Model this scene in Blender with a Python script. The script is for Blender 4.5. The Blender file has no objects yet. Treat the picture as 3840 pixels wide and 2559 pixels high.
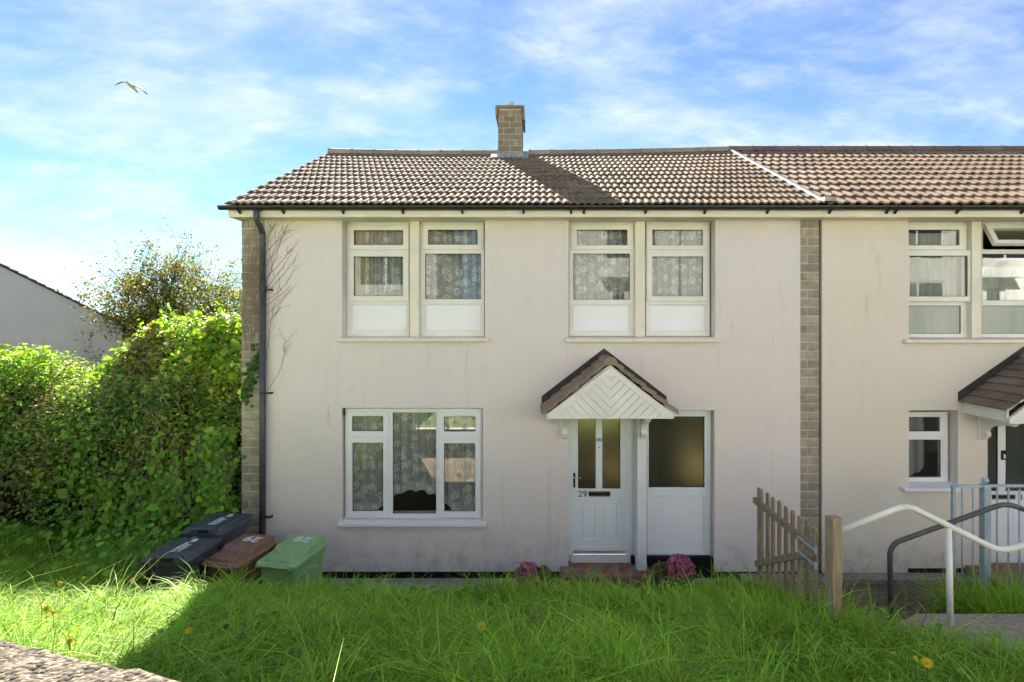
import bpy, bmesh, math, random
import numpy as np
from mathutils import Vector, Matrix

random.seed(7)
rng = np.random.default_rng(7)
SC = bpy.context.scene
COL = SC.collection
rad = math.radians

# ------------------------------------------------------------------ camera, sky, sun, exposure
F, VX, VY, CY, CZ = 2158.0, 2014.0, 1213.0, -8.3, 3.7     # focal length and principal point measured on the photograph
cam_d = bpy.data.cameras.new('camera')
cam = bpy.data.objects.new('camera', cam_d); COL.objects.link(cam)
cam_d.sensor_width = 36.0
cam_d.lens = 36.0 * F / 3840.0
cam_d.shift_x = (1920 - VX) / 3840.0
cam_d.shift_y = (VY - 1279.5) / 3840.0
cam_d.clip_start = 0.05; cam_d.clip_end = 3000
cam.location = (0, CY, CZ)
cam.rotation_euler = (rad(90), 0, 0)
SC.camera = cam

SUN_AZ, SUN_EL = rad(18.9), rad(31.5)          # behind the house, a little to the left
sun_dir = Vector((-math.sin(SUN_AZ) * math.cos(SUN_EL), math.cos(SUN_AZ) * math.cos(SUN_EL), math.sin(SUN_EL)))

world = bpy.data.worlds.new('World'); SC.world = world
world.use_nodes = True
wn, wl = world.node_tree.nodes, world.node_tree.links
wn.clear()
w_out = wn.new('ShaderNodeOutputWorld')
w_bg = wn.new('ShaderNodeBackground'); w_bg.inputs['Strength'].default_value = 0.05
sky = wn.new('ShaderNodeTexSky'); sky.sky_type = 'NISHITA'; sky.sun_disc = False
sky.sun_elevation = SUN_EL; sky.sun_rotation = -SUN_AZ
sky.air_density = 0.54; sky.dust_density = 0.0; sky.ozone_density = 3.0
w_tc = wn.new('ShaderNodeTexCoord')
w_sep = wn.new('ShaderNodeSeparateXYZ'); wl.new(w_tc.outputs['Generated'], w_sep.inputs[0])
def wmath(op, a, b=None):
    n = wn.new('ShaderNodeMath'); n.operation = op
    for i, v in enumerate((a, b)):
        if v is None: continue
        if isinstance(v, (int, float)): n.inputs[i].default_value = v
        else: wl.new(v, n.inputs[i])
    return n.outputs[0]
zz = wmath('ADD', wmath('MAXIMUM', w_sep.outputs['Z'], 0.0), 0.22)
cu, cv = wmath('DIVIDE', w_sep.outputs['X'], zz), wmath('DIVIDE', w_sep.outputs['Y'], zz)
w_comb = wn.new('ShaderNodeCombineXYZ'); wl.new(cu, w_comb.inputs[0]); wl.new(cv, w_comb.inputs[1])
def cloud_layer(rot, scl, loc, nscale, lo, hi, dist, detail=9, rough=0.62):
    mp = wn.new('ShaderNodeMapping'); mp.inputs['Rotation'].default_value = (0, 0, rad(rot))
    mp.inputs['Scale'].default_value = scl; mp.inputs['Location'].default_value = loc
    wl.new(w_comb.outputs[0], mp.inputs[0])
    nz = wn.new('ShaderNodeTexNoise'); nz.inputs['Scale'].default_value = nscale
    nz.inputs['Detail'].default_value = detail; nz.inputs['Roughness'].default_value = rough
    nz.inputs['Distortion'].default_value = dist
    wl.new(mp.outputs[0], nz.inputs['Vector'])
    mr = wn.new('ShaderNodeMapRange'); mr.interpolation_type = 'SMOOTHSTEP'
    mr.inputs['From Min'].default_value = lo; mr.inputs['From Max'].default_value = hi
    wl.new(nz.outputs['Fac'], mr.inputs['Value'])
    return mr.outputs['Result']
c1 = cloud_layer(-38, (1.0, 1.45, 1), (0.55, 0.15, 0), 1.25, 0.40, 0.80, 0.30)
c2 = cloud_layer(-30, (1.0, 1.6, 1), (2.3, 4.1, 0), 3.6, 0.40, 0.82, 0.2)
c_all = wmath('MINIMUM', wmath('ADD', wmath('ADD', wmath('MULTIPLY', c1, 0.62), wmath('MULTIPLY', c2, 0.46)), 0.03), 0.93)
w_hsv = wn.new('ShaderNodeHueSaturation'); w_hsv.inputs['Saturation'].default_value = 1.04
wl.new(sky.outputs[0], w_hsv.inputs['Color'])
w_mix = wn.new('ShaderNodeMix'); w_mix.data_type = 'RGBA'
wl.new(c_all, w_mix.inputs['Factor']); wl.new(w_hsv.outputs[0], w_mix.inputs['A'])
w_mix.inputs['B'].default_value = (4.2, 4.4, 4.55, 1)
wl.new(w_mix.outputs['Result'], w_bg.inputs['Color'])
wl.new(w_bg.outputs[0], w_out.inputs[0])

sun_l = bpy.data.lights.new('sun', 'SUN'); sun_l.energy = 3.9; sun_l.angle = rad(0.53); sun_l.color = (1.0, 0.93, 0.82)
sun_o = bpy.data.objects.new('sun', sun_l); COL.objects.link(sun_o)
sun_o.rotation_euler = (-sun_dir).to_track_quat('-Z', 'Y').to_euler()
sun_o.location = sun_dir * 60

SC.render.engine = 'CYCLES'
SC.cycles.use_denoising = True
SC.cycles.use_adaptive_sampling = True; SC.cycles.adaptive_threshold = 0.02
SC.cycles.max_bounces = 5; SC.cycles.diffuse_bounces = 3; SC.cycles.glossy_bounces = 3
SC.cycles.transmission_bounces = 6; SC.cycles.transparent_max_bounces = 16
SC.cycles.caustics_reflective = False; SC.cycles.caustics_refractive = False
SC.view_settings.view_transform = 'Standard'
SC.view_settings.look = 'None'
SC.view_settings.exposure = 2.45
SC.view_settings.gamma = 1.0

# ------------------------------------------------------------------ helpers
def ux(u, y=0.0): return (u - VX) / F * (y - CY)
def vz(v, y=0.0): return CZ + (VY - v) / F * (y - CY)
def rect(r, y):
    return (ux(r[0], y), ux(r[1], y), vz(r[3], y), vz(r[2], y))          # x0 x1 z0 z1
def smooth01(t):
    t = max(0.0, min(1.0, t)); return t * t * (3 - 2 * t)

class MB:
    def __init__(s): s.v = []; s.f = []
    def add(s, vs, fs):
        b = len(s.v); s.v += [tuple(p) for p in vs]; s.f += [tuple(b + i for i in f) for f in fs]
    def box(s, x0, x1, y0, y1, z0, z1):
        s.add([(x0,y0,z0),(x1,y0,z0),(x1,y1,z0),(x0,y1,z0),(x0,y0,z1),(x1,y0,z1),(x1,y1,z1),(x0,y1,z1)],
              [(0,3,2,1),(4,5,6,7),(0,1,5,4),(1,2,6,5),(2,3,7,6),(3,0,4,7)])
        return s
    def prism(s, poly, y0, y1):                     # polygon in xz, extruded along y
        n = len(poly)
        s.add([(x, y0, z) for x, z in poly] + [(x, y1, z) for x, z in poly],
              [tuple(range(n)), tuple(range(2*n-1, n-1, -1))] + [(i, i+n, (i+1)%n+n, (i+1)%n) for i in range(n)])
        return s
    def prism_x(s, poly, x0, x1):                   # polygon in yz, extruded along x
        n = len(poly)
        s.add([(x0, y, z) for y, z in poly] + [(x1, y, z) for y, z in poly],
              [tuple(range(n)), tuple(range(2*n-1, n-1, -1))] + [(i, i+n, (i+1)%n+n, (i+1)%n) for i in range(n)])
        return s
    def plate(s, r, holes, y0, y1):                 # wall plate in xz with rectangular holes
        x0, x1, z0, z1 = r
        xs = sorted({x0, x1} | {min(max(h[i], x0), x1) for h in holes for i in (0, 1)})
        zs = sorted({z0, z1} | {min(max(h[i], z0), z1) for h in holes for i in (2, 3)})
        def clean(a):
            o = [a[0]]
            for t in a[1:]:
                if t - o[-1] > 1e-5: o.append(t)
            return o
        xs, zs = clean(xs), clean(zs)
        nx, nz = len(xs) - 1, len(zs) - 1
        def solid(i, k):
            if i < 0 or k < 0 or i >= nx or k >= nz: return False
            cx, cz = (xs[i]+xs[i+1])/2, (zs[k]+zs[k+1])/2
            return not any(h[0] < cx < h[1] and h[2] < cz < h[3] for h in holes)
        idx = {}
        vs, fs = [], []
        def V(i, k, b):
            q = (i, k, b)
            if q not in idx: idx[q] = len(vs); vs.append((xs[i], y1 if b else y0, zs[k]))
            return idx[q]
        for i in range(nx):
            for k in range(nz):
                if not solid(i, k): continue
                fs.append((V(i,k,0), V(i+1,k,0), V(i+1,k+1,0), V(i,k+1,0)))
                fs.append((V(i,k,1), V(i,k+1,1), V(i+1,k+1,1), V(i+1,k,1)))
                if not solid(i-1,k): fs.append((V(i,k,0), V(i,k+1,0), V(i,k+1,1), V(i,k,1)))
                if not solid(i+1,k): fs.append((V(i+1,k,0), V(i+1,k,1), V(i+1,k+1,1), V(i+1,k+1,0)))
                if not solid(i,k-1): fs.append((V(i,k,0), V(i,k,1), V(i+1,k,1), V(i+1,k,0)))
                if not solid(i,k+1): fs.append((V(i,k+1,0), V(i+1,k+1,0), V(i+1,k+1,1), V(i,k+1,1)))
        s.add(vs, fs); return s
    def tube(s, pts, r, n=8, caps=True):
        pts = [Vector(p) for p in pts]
        rs = r if isinstance(r, (list, tuple)) else [r]*len(pts)
        up = Vector((0.13, 0.37, 0.92)); ring = []
        for i, p in enumerate(pts):
            t = (pts[min(i+1, len(pts)-1)] - pts[max(i-1, 0)])
            t = t.normalized() if t.length > 1e-9 else Vector((0,0,1))
            if abs(t.dot(up)) > 0.97: up = Vector((0.9, 0.1, 0.2))
            a = (up - t * up.dot(t)).normalized(); b = t.cross(a); up = a
            ring.append([p + (a*math.cos(2*math.pi*k/n) + b*math.sin(2*math.pi*k/n))*rs[i] for k in range(n)])
        vs = [q for rr in ring for q in rr]; fs = []
        for i in range(len(pts)-1):
            for k in range(n):
                fs.append((i*n+k, i*n+(k+1)%n, (i+1)*n+(k+1)%n, (i+1)*n+k))
        if caps:
            fs.append(tuple(range(n-1, -1, -1))); fs.append(tuple((len(pts)-1)*n+k for k in range(n)))
        s.add(vs, fs); return s
    def loft(s, rings, cap=True):
        n = len(rings[0]); vs = [q for r in rings for q in r]; fs = []
        for i in range(len(rings)-1):
            for k in range(n):
                fs.append((i*n+k, i*n+(k+1)%n, (i+1)*n+(k+1)%n, (i+1)*n+k))
        if cap:
            fs.append(tuple(range(n-1, -1, -1))); fs.append(tuple((len(rings)-1)*n+k for k in range(n)))
        s.add(vs, fs); return s
    def lathe(s, prof, c, n=24):                     # profile (r,z) about a vertical axis
        rings = [[(c[0]+r*math.cos(2*math.pi*k/n), c[1]+r*math.sin(2*math.pi*k/n), c[2]+z) for k in range(n)] for r, z in prof]
        return s.loft(rings)
    def mesh(s, name):
        me = bpy.data.meshes.new(name); me.from_pydata(s.v, [], s.f)
        bm = bmesh.new(); bm.from_mesh(me)
        bmesh.ops.remove_doubles(bm, verts=bm.verts, dist=1e-5)
        bmesh.ops.recalc_face_normals(bm, faces=bm.faces)
        bm.to_mesh(me); bm.free(); return me
    def build(s, name, mat, parent=None, bevel=0, smooth=False, seg=2):
        return obj(name, s.mesh(name), mat, parent, bevel, smooth, seg)

OFF = {}
def obj(name, me, mat, parent=None, bevel=0, smooth=False, seg=2):
    o = bpy.data.objects.new(name, me); COL.objects.link(o)
    if mat is not None:
        if len(me.materials) == 0: me.materials.append(mat)
    if parent is not None:
        o.parent = parent
        o.location = OFF.get(parent.name, (0, 0, 0))
    if smooth: me.polygons.foreach_set('use_smooth', [True]*len(me.polygons))
    if bevel:
        b = o.modifiers.new('bevel', 'BEVEL'); b.width = bevel; b.segments = seg; b.limit_method = 'ANGLE'; b.angle_limit = rad(40)
    return o
def thing(name, loc, label, cat, group=None, world_coords=True, rz=0):
    o = bpy.data.objects.new(name, None); COL.objects.link(o)
    o.empty_display_size = 0.1
    o.location = loc; o.rotation_euler = (0, 0, rz)
    if world_coords: OFF[o.name] = (-loc[0], -loc[1], -loc[2])
    tag(o, label, cat, group); return o
def tag(o, label, cat=None, group=None, kind=None):
    if label: o['label'] = label
    if cat: o['category'] = cat
    if group: o['group'] = group
    if kind: o['kind'] = kind
    return o
def np_mesh(name, V, T, C=None, smooth=False):
    me = bpy.data.meshes.new(name)
    n, m = len(V), len(T)
    me.vertices.add(n); me.vertices.foreach_set('co', np.asarray(V, np.float32).ravel())
    me.loops.add(3*m); me.loops.foreach_set('vertex_index', np.asarray(T, np.int32).ravel())
    me.polygons.add(m); me.polygons.foreach_set('loop_start', np.arange(0, 3*m, 3, dtype=np.int32))
    if C is not None:
        a = me.color_attributes.new('Col', 'FLOAT_COLOR', 'POINT')
        cc = np.ones((n, 4), np.float32); cc[:, :3] = C
        a.data.foreach_set('color', cc.ravel())
    me.update(calc_edges=True)
    if smooth: me.polygons.foreach_set('use_smooth', np.ones(m, bool))
    return me
def fillet(pts, r, n=6):
    pts = [Vector(p) for p in pts]; out = [pts[0]]
    for i in range(1, len(pts)-1):
        a, b = (pts[i-1]-pts[i]), (pts[i+1]-pts[i])
        d = min(r, a.length*0.45, b.length*0.45)
        p, q = pts[i] + a.normalized()*d, pts[i] + b.normalized()*d
        for k in range(n+1):
            t = k/n; out.append(p*(1-t)**2 + pts[i]*2*t*(1-t) + q*t*t)
    out.append(pts[-1]); return out

# ------------------------------------------------------------------ materials
def lin(r, g, b):
    f = lambda c: (c/255/12.92) if c/255 <= 0.04045 else ((c/255+0.055)/1.055)**2.4
    return (f(r), f(g), f(b))
class NT:
    def __init__(s, name):
        s.m = bpy.data.materials.new(name); s.m.use_nodes = True
        s.n, s.l = s.m.node_tree.nodes, s.m.node_tree.links
        s.n.clear(); s.out = s.n.new('ShaderNodeOutputMaterial')
        s.tc = s.n.new('ShaderNodeTexCoord')
    def set(s, node, key, v):
        if hasattr(v, 'is_linked') or isinstance(v, bpy.types.NodeSocket): s.l.new(v, node.inputs[key])
        else:
            if isinstance(v, tuple) and len(v) == 3 and node.inputs[key].type == 'RGBA': v = (*v, 1)
            node.inputs[key].default_value = v
    def mapping(s, scale=(1,1,1), rot=(0,0,0), src='Object'):
        mp = s.n.new('ShaderNodeMapping'); mp.inputs['Scale'].default_value = scale; mp.inputs['Rotation'].default_value = rot
        s.l.new(s.tc.outputs[src], mp.inputs[0]); return mp.outputs[0]
    def noise(s, scale, detail=4, rough=0.55, vec=None, dist=0):
        n = s.n.new('ShaderNodeTexNoise'); n.inputs['Scale'].default_value = scale; n.inputs['Detail'].default_value = detail
        n.inputs['Roughness'].default_value = rough; n.inputs['Distortion'].default_value = dist
        s.l.new(vec if vec is not None else s.tc.outputs['Object'], n.inputs['Vector']); return n.outputs['Fac']
    def voro(s, scale, vec=None, feature='F1', out='Distance', rnd=1.0):
        n = s.n.new('ShaderNodeTexVoronoi'); n.feature = feature; n.inputs['Scale'].default_value = scale
        n.inputs['Randomness'].default_value = rnd
        s.l.new(vec if vec is not None else s.tc.outputs['Object'], n.inputs['Vector']); return n.outputs[out]
    def ramp(s, fac, lo, hi, a=0.0, b=1.0):
        n = s.n.new('ShaderNodeMapRange'); n.interpolation_type = 'SMOOTHSTEP'
        s.set(n, 'Value', fac); n.inputs['From Min'].default_value = lo; n.inputs['From Max'].default_value = hi
        n.inputs['To Min'].default_value = a; n.inputs['To Max'].default_value = b; return n.outputs['Result']
    def mix(s, fac, a, b, blend='MIX'):
        n = s.n.new('ShaderNodeMix'); n.data_type = 'RGBA'; n.blend_type = blend
        s.set(n, 'Factor', fac); s.set(n, 'A', a); s.set(n, 'B', b); return n.outputs['Result']
    def math(s, op, a, b=None, c=None):
        n = s.n.new('ShaderNodeMath'); n.operation = op
        for i, v in enumerate((a, b, c)):
            if v is not None: s.set(n, i, v)
        return n.outputs[0]
    def rand(s):
        return s.n.new('ShaderNodeObjectInfo').outputs['Random']
    def bump(s, h, strength, dist=0.01):
        b = s.n.new('ShaderNodeBump'); b.inputs['Strength'].default_value = strength; b.inputs['Distance'].default_value = dist
        s.l.new(h, b.inputs['Height']); return b.outputs[0]
    def principled(s, col, rough=0.6, spec=0.3, metal=0.0, normal=None, **kw):
        p = s.n.new('ShaderNodeBsdfPrincipled'); s.set(p, 'Base Color', col); s.set(p, 'Roughness', rough)
        s.set(p, 'Specular IOR Level', spec); s.set(p, 'Metallic', metal)
        if normal is not None: s.l.new(normal, p.inputs['Normal'])
        for k, v in kw.items(): s.set(p, k, v)
        return p.outputs[0]
    def done(s, sh): s.l.new(sh, s.out.inputs[0]); return s.m
def simple(name, col, rough=0.6, spec=0.3, var=0.12, scale=6.0, bump=0.0, bscale=60.0, metal=0.0, col2=None, objvar=0.0, bdist=0.004):
    t = NT(name)
    f = t.ramp(t.noise(scale, 5), 0.3, 0.7)
    c2 = col2 if col2 is not None else tuple(c*(1-2*var) for c in col)
    c = t.mix(f, tuple(col), tuple(c2))
    if objvar:
        v = t.math('ADD', t.math('MULTIPLY', t.rand(), objvar*2), 1.0-objvar)
        h = t.n.new('ShaderNodeHueSaturation'); t.l.new(v, h.inputs['Value']); t.l.new(c, h.inputs['Color']); c = h.outputs[0]
    nm = t.bump(t.noise(bscale, 4, 0.65), bump, bdist) if bump else None
    return t.done(t.principled(c, rough, spec, metal, nm))

def render_mat(name, base, dirty, warm):
    t = NT(name)
    big = t.ramp(t.noise(0.55, 5, 0.6), 0.35, 0.7)
    c = t.mix(big, base, warm)
    streak = t.ramp(t.noise(1.0, 6, 0.62, t.mapping((5.5, 5.5, 0.55))), 0.57, 0.80)
    c = t.mix(t.math('MULTIPLY', streak, 0.40), c, dirty)
    blot = t.ramp(t.noise(3.1, 6, 0.68, dist=0.4), 0.60, 0.80)
    c = t.mix(t.math('MULTIPLY', blot, 0.32), c, dirty)
    sep = t.n.new('ShaderNodeSeparateXYZ'); t.l.new(t.tc.outputs['Object'], sep.inputs[0])
    low = t.ramp(sep.outputs['Z'], 0.95, 0.05)          # splash-back dirt along the foot of the wall
    lown = t.math('MULTIPLY', low, t.ramp(t.noise(5.0, 5, 0.7), 0.38, 0.75))
    c = t.mix(t.math('MULTIPLY', lown, 0.55), c, (0.33, 0.29, 0.22))
    top = t.ramp(sep.outputs['Z'], 4.75, 5.2)           # patchy darker yellow tint towards the top of the wall
    c = t.mix(t.math('MULTIPLY', t.math('MULTIPLY', top, t.ramp(t.noise(2.2, 5, 0.7), 0.3, 0.75)), 0.35), c, (0.56, 0.50, 0.32))
    for sx, sz, sw, sh, sc_, sa_ in ((ux(1232), vz(1560), 0.028, 0.24, (0.50, 0.33, 0.17), 0.55), (ux(2745), vz(1225), 0.02, 0.16, (0.36, 0.33, 0.25), 0.35), (ux(2900), vz(1290), 0.02, 0.2, (0.36, 0.33, 0.25), 0.25), (ux(3250), vz(1150), 0.05, 0.30, (0.36, 0.33, 0.25), 0.30), (ux(3290), vz(975), 0.05, 0.12, (0.33, 0.29, 0.2), 0.35),
            (ux(1275), vz(1335), 0.018, 0.20, (0.36, 0.33, 0.26), 0.28), (ux(1822), vz(1345), 0.02, 0.22, (0.36, 0.33, 0.26), 0.26), (ux(2128), vz(1340), 0.018, 0.2, (0.36, 0.33, 0.26), 0.28), (ux(2694), vz(1350), 0.02, 0.24, (0.36, 0.33, 0.26), 0.26), (ux(1272), vz(2040), 0.02, 0.2, (0.36, 0.33, 0.26), 0.26), (ux(1818), vz(2045), 0.025, 0.22, (0.36, 0.33, 0.26), 0.28), (ux(2060), vz(1900), 0.05, 0.9, (0.46, 0.42, 0.33), 0.4)):
        mx_ = t.ramp(t.math('ABSOLUTE', t.math('SUBTRACT', sep.outputs['X'], sx)), sw, 0.0)
        mz_ = t.ramp(t.math('ABSOLUTE', t.math('SUBTRACT', sep.outputs['Z'], sz)), sh, 0.0)
        c = t.mix(t.math('MULTIPLY', t.math('MULTIPLY', mx_, mz_), t.math('MULTIPLY', t.ramp(t.noise(14, 4, 0.7), 0.3, 0.6), sa_)), c, sc_)
    speck = t.ramp(t.voro(52), 0.0, 0.26)
    sn = t.ramp(t.noise(26, 3), 0.45, 0.62)
    c = t.mix(t.math('MULTIPLY', t.math('SUBTRACT', 1.0, speck), t.math('MULTIPLY', sn, 0.8)), c, (0.34, 0.31, 0.26))
    h = t.math('ADD', t.noise(150, 3, 0.7), t.math('MULTIPLY', t.noise(28, 4, 0.6), 0.8))
    h = t.math('ADD', h, t.math('MULTIPLY', t.noise(3.0, 3), 2.0))
    return t.done(t.principled(c, 0.92, 0.12, 0, t.bump(h, 0.8, 0.007)))

M = {}
M['render'] = render_mat('pinkish_cream_render', (0.81, 0.725, 0.645), (0.55, 0.48, 0.39), (0.79, 0.725, 0.68))
M['render_n'] = render_mat('yellow_cream_render', (0.79, 0.712, 0.575), (0.54, 0.47, 0.36), (0.81, 0.735, 0.62))
M['cream_paint'] = simple('cream_paint', (0.86, 0.785, 0.63), 0.55, 0.3, 0.06, 3.0, 0.15, 40)
M['upvc'] = simple('white_upvc', (0.86, 0.86, 0.84), 0.32, 0.45, 0.025, 2.0, 0.03, 15)
M['upvc_old'] = simple('aged_white_upvc', (0.85, 0.82, 0.72), 0.40, 0.4, 0.05, 3.0, 0.04, 15)
M['panel'] = simple('white_panel', (0.87, 0.87, 0.87), 0.35, 0.4, 0.02, 2.0)
M['door'] = simple('pale_door', (0.83, 0.88, 0.87), 0.34, 0.45, 0.02, 2.0, 0.03, 12)
M['postpaint'] = simple('door_post_paint', (0.85, 0.86, 0.80), 0.5, 0.3, 0.04, 3.0, 0.1, 30)
M['black_plastic'] = simple('black_gutter_plastic', (0.022, 0.024, 0.026), 0.38, 0.5, 0.2, 5.0, 0.05, 30)
M['pipe'] = simple('grey_downpipe', (0.075, 0.08, 0.088), 0.42, 0.45, 0.15, 5.0, 0.05, 30)
M['damp'] = simple('black_plinth', (0.016, 0.015, 0.014), 0.8, 0.2, 0.2, 8.0, 0.3, 60)
M['lead'] = simple('lead_flashing', (0.40, 0.41, 0.40), 0.55, 0.4, 0.2, 12.0, 0.3, 40, 0.0)
M['dark_lead'] = simple('dark_flashing', (0.060, 0.050, 0.045), 0.6, 0.3, 0.2, 12.0, 0.3, 40)
M['zinc'] = simple('galvanised_steel', (0.44, 0.53, 0.57), 0.5, 0.5, 0.10, 9.0, 0.05, 40, 0.15)
M['chrome'] = simple('bright_metal', (0.70, 0.71, 0.72), 0.25, 0.5, 0.05, 9.0, 0, 1, 0.9)
M['brass'] = simple('aged_brass', (0.20, 0.17, 0.10), 0.35, 0.5, 0.2, 20.0, 0, 1, 0.7)
M['black'] = simple('black_matt', (0.012, 0.012, 0.012), 0.5, 0.4, 0.1)
M['num'] = simple('dark_numerals', (0.03, 0.035, 0.035), 0.4, 0.4, 0.1)
M['inner_wall'] = simple('interior_plaster', (0.58, 0.50, 0.38), 0.9, 0.1, 0.08, 1.2)
M['inner_floor'] = simple('interior_carpet', (0.16, 0.11, 0.07), 0.95, 0.1, 0.15, 3)
M['drape'] = simple('cream_drape', (0.66, 0.53, 0.33), 0.9, 0.1, 0.1, 3)
M['grey_drape'] = simple('grey_drape', (0.34, 0.35, 0.36), 0.9, 0.1, 0.1, 3)
M['voile'] = simple('grey_voile', (0.46, 0.46, 0.40), 0.9, 0.1, 0.1, 3)
M['soil'] = simple('soil', (0.050, 0.040, 0.024), 0.95, 0.1, 0.25, 9, 0.6, 30, 0, None, 0, 0.02)
M['roof_deck'] = simple('roof_felt', (0.02, 0.017, 0.014), 0.9, 0.1)

def tile_mat(name, a, b, lichen, moss):
    t = NT(name)
    geo = t.n.new('ShaderNodeNewGeometry')
    pos = geo.outputs['Position']
    c = t.mix(t.ramp(t.noise(1.1, 5, 0.65, pos), 0.33, 0.68), a, b)
    v = t.math('ADD', t.math('MULTIPLY', t.rand(), 0.34), 0.83)
    h = t.n.new('ShaderNodeHueSaturation'); t.l.new(v, h.inputs['Value']); t.l.new(c, h.inputs['Color']); c = h.outputs[0]
    c = t.mix(t.math('MULTIPLY', t.ramp(t.noise(46, 4, 0.6, pos), 0.56, 0.72), 0.55), c, lichen)
    c = t.mix(t.math('MULTIPLY', t.ramp(t.noise(7.5, 5, 0.7, pos), 0.60, 0.78), 0.5), c, moss)
    return t.done(t.principled(c, 0.86, 0.18, 0, t.bump(t.noise(120, 4, 0.7, pos), 0.5, 0.004)))
M['tile'] = tile_mat('brown_roof_tile', (0.240, 0.176, 0.116), (0.170, 0.124, 0.082), (0.31, 0.265, 0.18), (0.14, 0.125, 0.05))
M['tile_n'] = tile_mat('tan_roof_tile', (0.262, 0.190, 0.133), (0.21, 0.152, 0.106), (0.36, 0.27, 0.19), (0.20, 0.14, 0.09))
M['ridge'] = tile_mat('ridge_tile', (0.40, 0.31, 0.22), (0.30, 0.235, 0.165), (0.50, 0.44, 0.33), (0.14, 0.12, 0.07))
M['ridge_n'] = tile_mat('ridge_tile_dark', (0.22, 0.15, 0.115), (0.17, 0.115, 0.09), (0.27, 0.20, 0.16), (0.10, 0.07, 0.06))
M['canopy_tile'] = tile_mat('canopy_tile_brown', (0.31, 0.228, 0.16), (0.225, 0.165, 0.12), (0.38, 0.31, 0.22), (0.09, 0.075, 0.045))
M['slate'] = tile_mat('canopy_slate_brown', (0.25, 0.185, 0.135), (0.18, 0.134, 0.10), (0.15, 0.11, 0.09), (0.06, 0.05, 0.04))

def brick_mat(name, a, b):
    t = NT(name); geo = t.n.new('ShaderNodeNewGeometry'); pos = geo.outputs['Position']
    c = t.mix(t.ramp(t.noise(9, 5, 0.65, pos), 0.35, 0.68), a, b)
    v = t.math('ADD', t.math('MULTIPLY', t.rand(), 0.36), 0.80)
    h = t.n.new('ShaderNodeHueSaturation'); t.l.new(v, h.inputs['Value']); t.l.new(c, h.inputs['Color']); c = h.outputs[0]
    sp = t.math('SUBTRACT', 1.0, t.ramp(t.voro(110, pos), 0.05, 0.35))
    c = t.mix(t.math('MULTIPLY', sp, 0.4), c, (0.10, 0.085, 0.06))
    return t.done(t.principled(c, 0.92, 0.12, 0, t.bump(t.noise(85, 5, 0.75, pos), 0.9, 0.008)))
M['brick'] = brick_mat('grey_buff_brick', (0.43, 0.38, 0.285), (0.32, 0.285, 0.21))
M['brick_ch'] = brick_mat('brown_buff_brick', (0.36, 0.29, 0.185), (0.27, 0.215, 0.135))
M['mortar'] = simple('mortar', (0.66, 0.60, 0.48), 0.95, 0.1, 0.12, 9, 0.5, 90)

def wood_mat():
    t = NT('weathered_timber')
    g = t.noise(5.0, 6, 0.65, t.mapping((9, 9, 0.8)))
    c = t.mix(t.ramp(g, 0.3, 0.7), (0.42, 0.315, 0.20), (0.25, 0.185, 0.12))
    v = t.math('ADD', t.math('MULTIPLY', t.rand(), 0.3), 0.85)
    h = t.n.new('ShaderNodeHueSaturation'); t.l.new(v, h.inputs['Value']); t.l.new(c, h.inputs['Color']); c = h.outputs[0]
    c = t.mix(t.math('MULTIPLY', t.ramp(t.noise(2.0, 5, 0.7), 0.5, 0.75), 0.5), c, (0.30, 0.27, 0.21))
    return t.done(t.principled(c, 0.85, 0.2, 0, t.bump(g, 0.5, 0.004)))
M['wood'] = wood_mat()

def painted_tube(name, col, chip, amount):
    t = NT(name)
    c = t.mix(t.ramp(t.noise(2.5, 4), 0.35, 0.7), col, tuple(x*0.86 for x in col))
    ch = t.ramp(t.noise(13, 5, 0.75), amount, amount+0.03)
    c = t.mix(ch, c, chip)
    gr = t.math('MULTIPLY', t.ramp(t.noise(6, 5, 0.7), 0.52, 0.75), 0.35)
    c = t.mix(gr, c, (0.30, 0.30, 0.20))
    return t.done(t.principled(c, 0.42, 0.4, 0, t.bump(t.noise(50, 3), 0.15, 0.002)))
M['white_rail'] = painted_tube('chipped_white_paint', (0.88, 0.85, 0.74), (0.16, 0.14, 0.12), 0.73)
M['grey_rail'] = painted_tube('grey_rail_paint', (0.095, 0.093, 0.090), (0.19, 0.18, 0.17), 0.71)

def concrete(name, a, b, dark, s=1.0, agg=0.5):
    t = NT(name)
    c = t.mix(t.ramp(t.noise(2.2*s, 6, 0.65), 0.32, 0.7), a, b)
    peb = t.voro(55*s); pc = t.voro(55*s, out='Color')
    sep = t.n.new('ShaderNodeSeparateColor'); t.l.new(pc, sep.inputs[0])
    c = t.mix(t.math('MULTIPLY', t.ramp(sep.outputs[0], 0.35, 0.8), agg), c, dark)
    c = t.mix(t.math('MULTIPLY', t.ramp(sep.outputs[1], 0.80, 0.9), agg), c, tuple(min(0.8, x*1.7) for x in a))
    c = t.mix(t.math('MULTIPLY', t.ramp(t.noise(7*s, 6, 0.7), 0.55, 0.72), 0.55), c, dark)
    h = t.math('ADD', t.math('MULTIPLY', peb, -1.0), t.noise(18*s, 5, 0.7))
    return t.done(t.principled(c, 0.93, 0.12, 0, t.bump(h, 0.8, 0.012)))
M['concrete'] = concrete('path_concrete', (0.46, 0.365, 0.285), (0.36, 0.285, 0.22), (0.20, 0.155, 0.115))
M['kerb'] = concrete('house_apron', (0.40, 0.345, 0.265), (0.30, 0.26, 0.20), (0.15, 0.13, 0.10))
M['coping'] = concrete('rough_coping', (0.215, 0.18, 0.132), (0.145, 0.122, 0.094), (0.042, 0.037, 0.031), 1.3, 0.75)
M['pale_pavement'] = concrete('pale_paving', (0.50, 0.47, 0.42), (0.43, 0.40, 0.36), (0.30, 0.28, 0.24), 1.0, 0.3)
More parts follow.
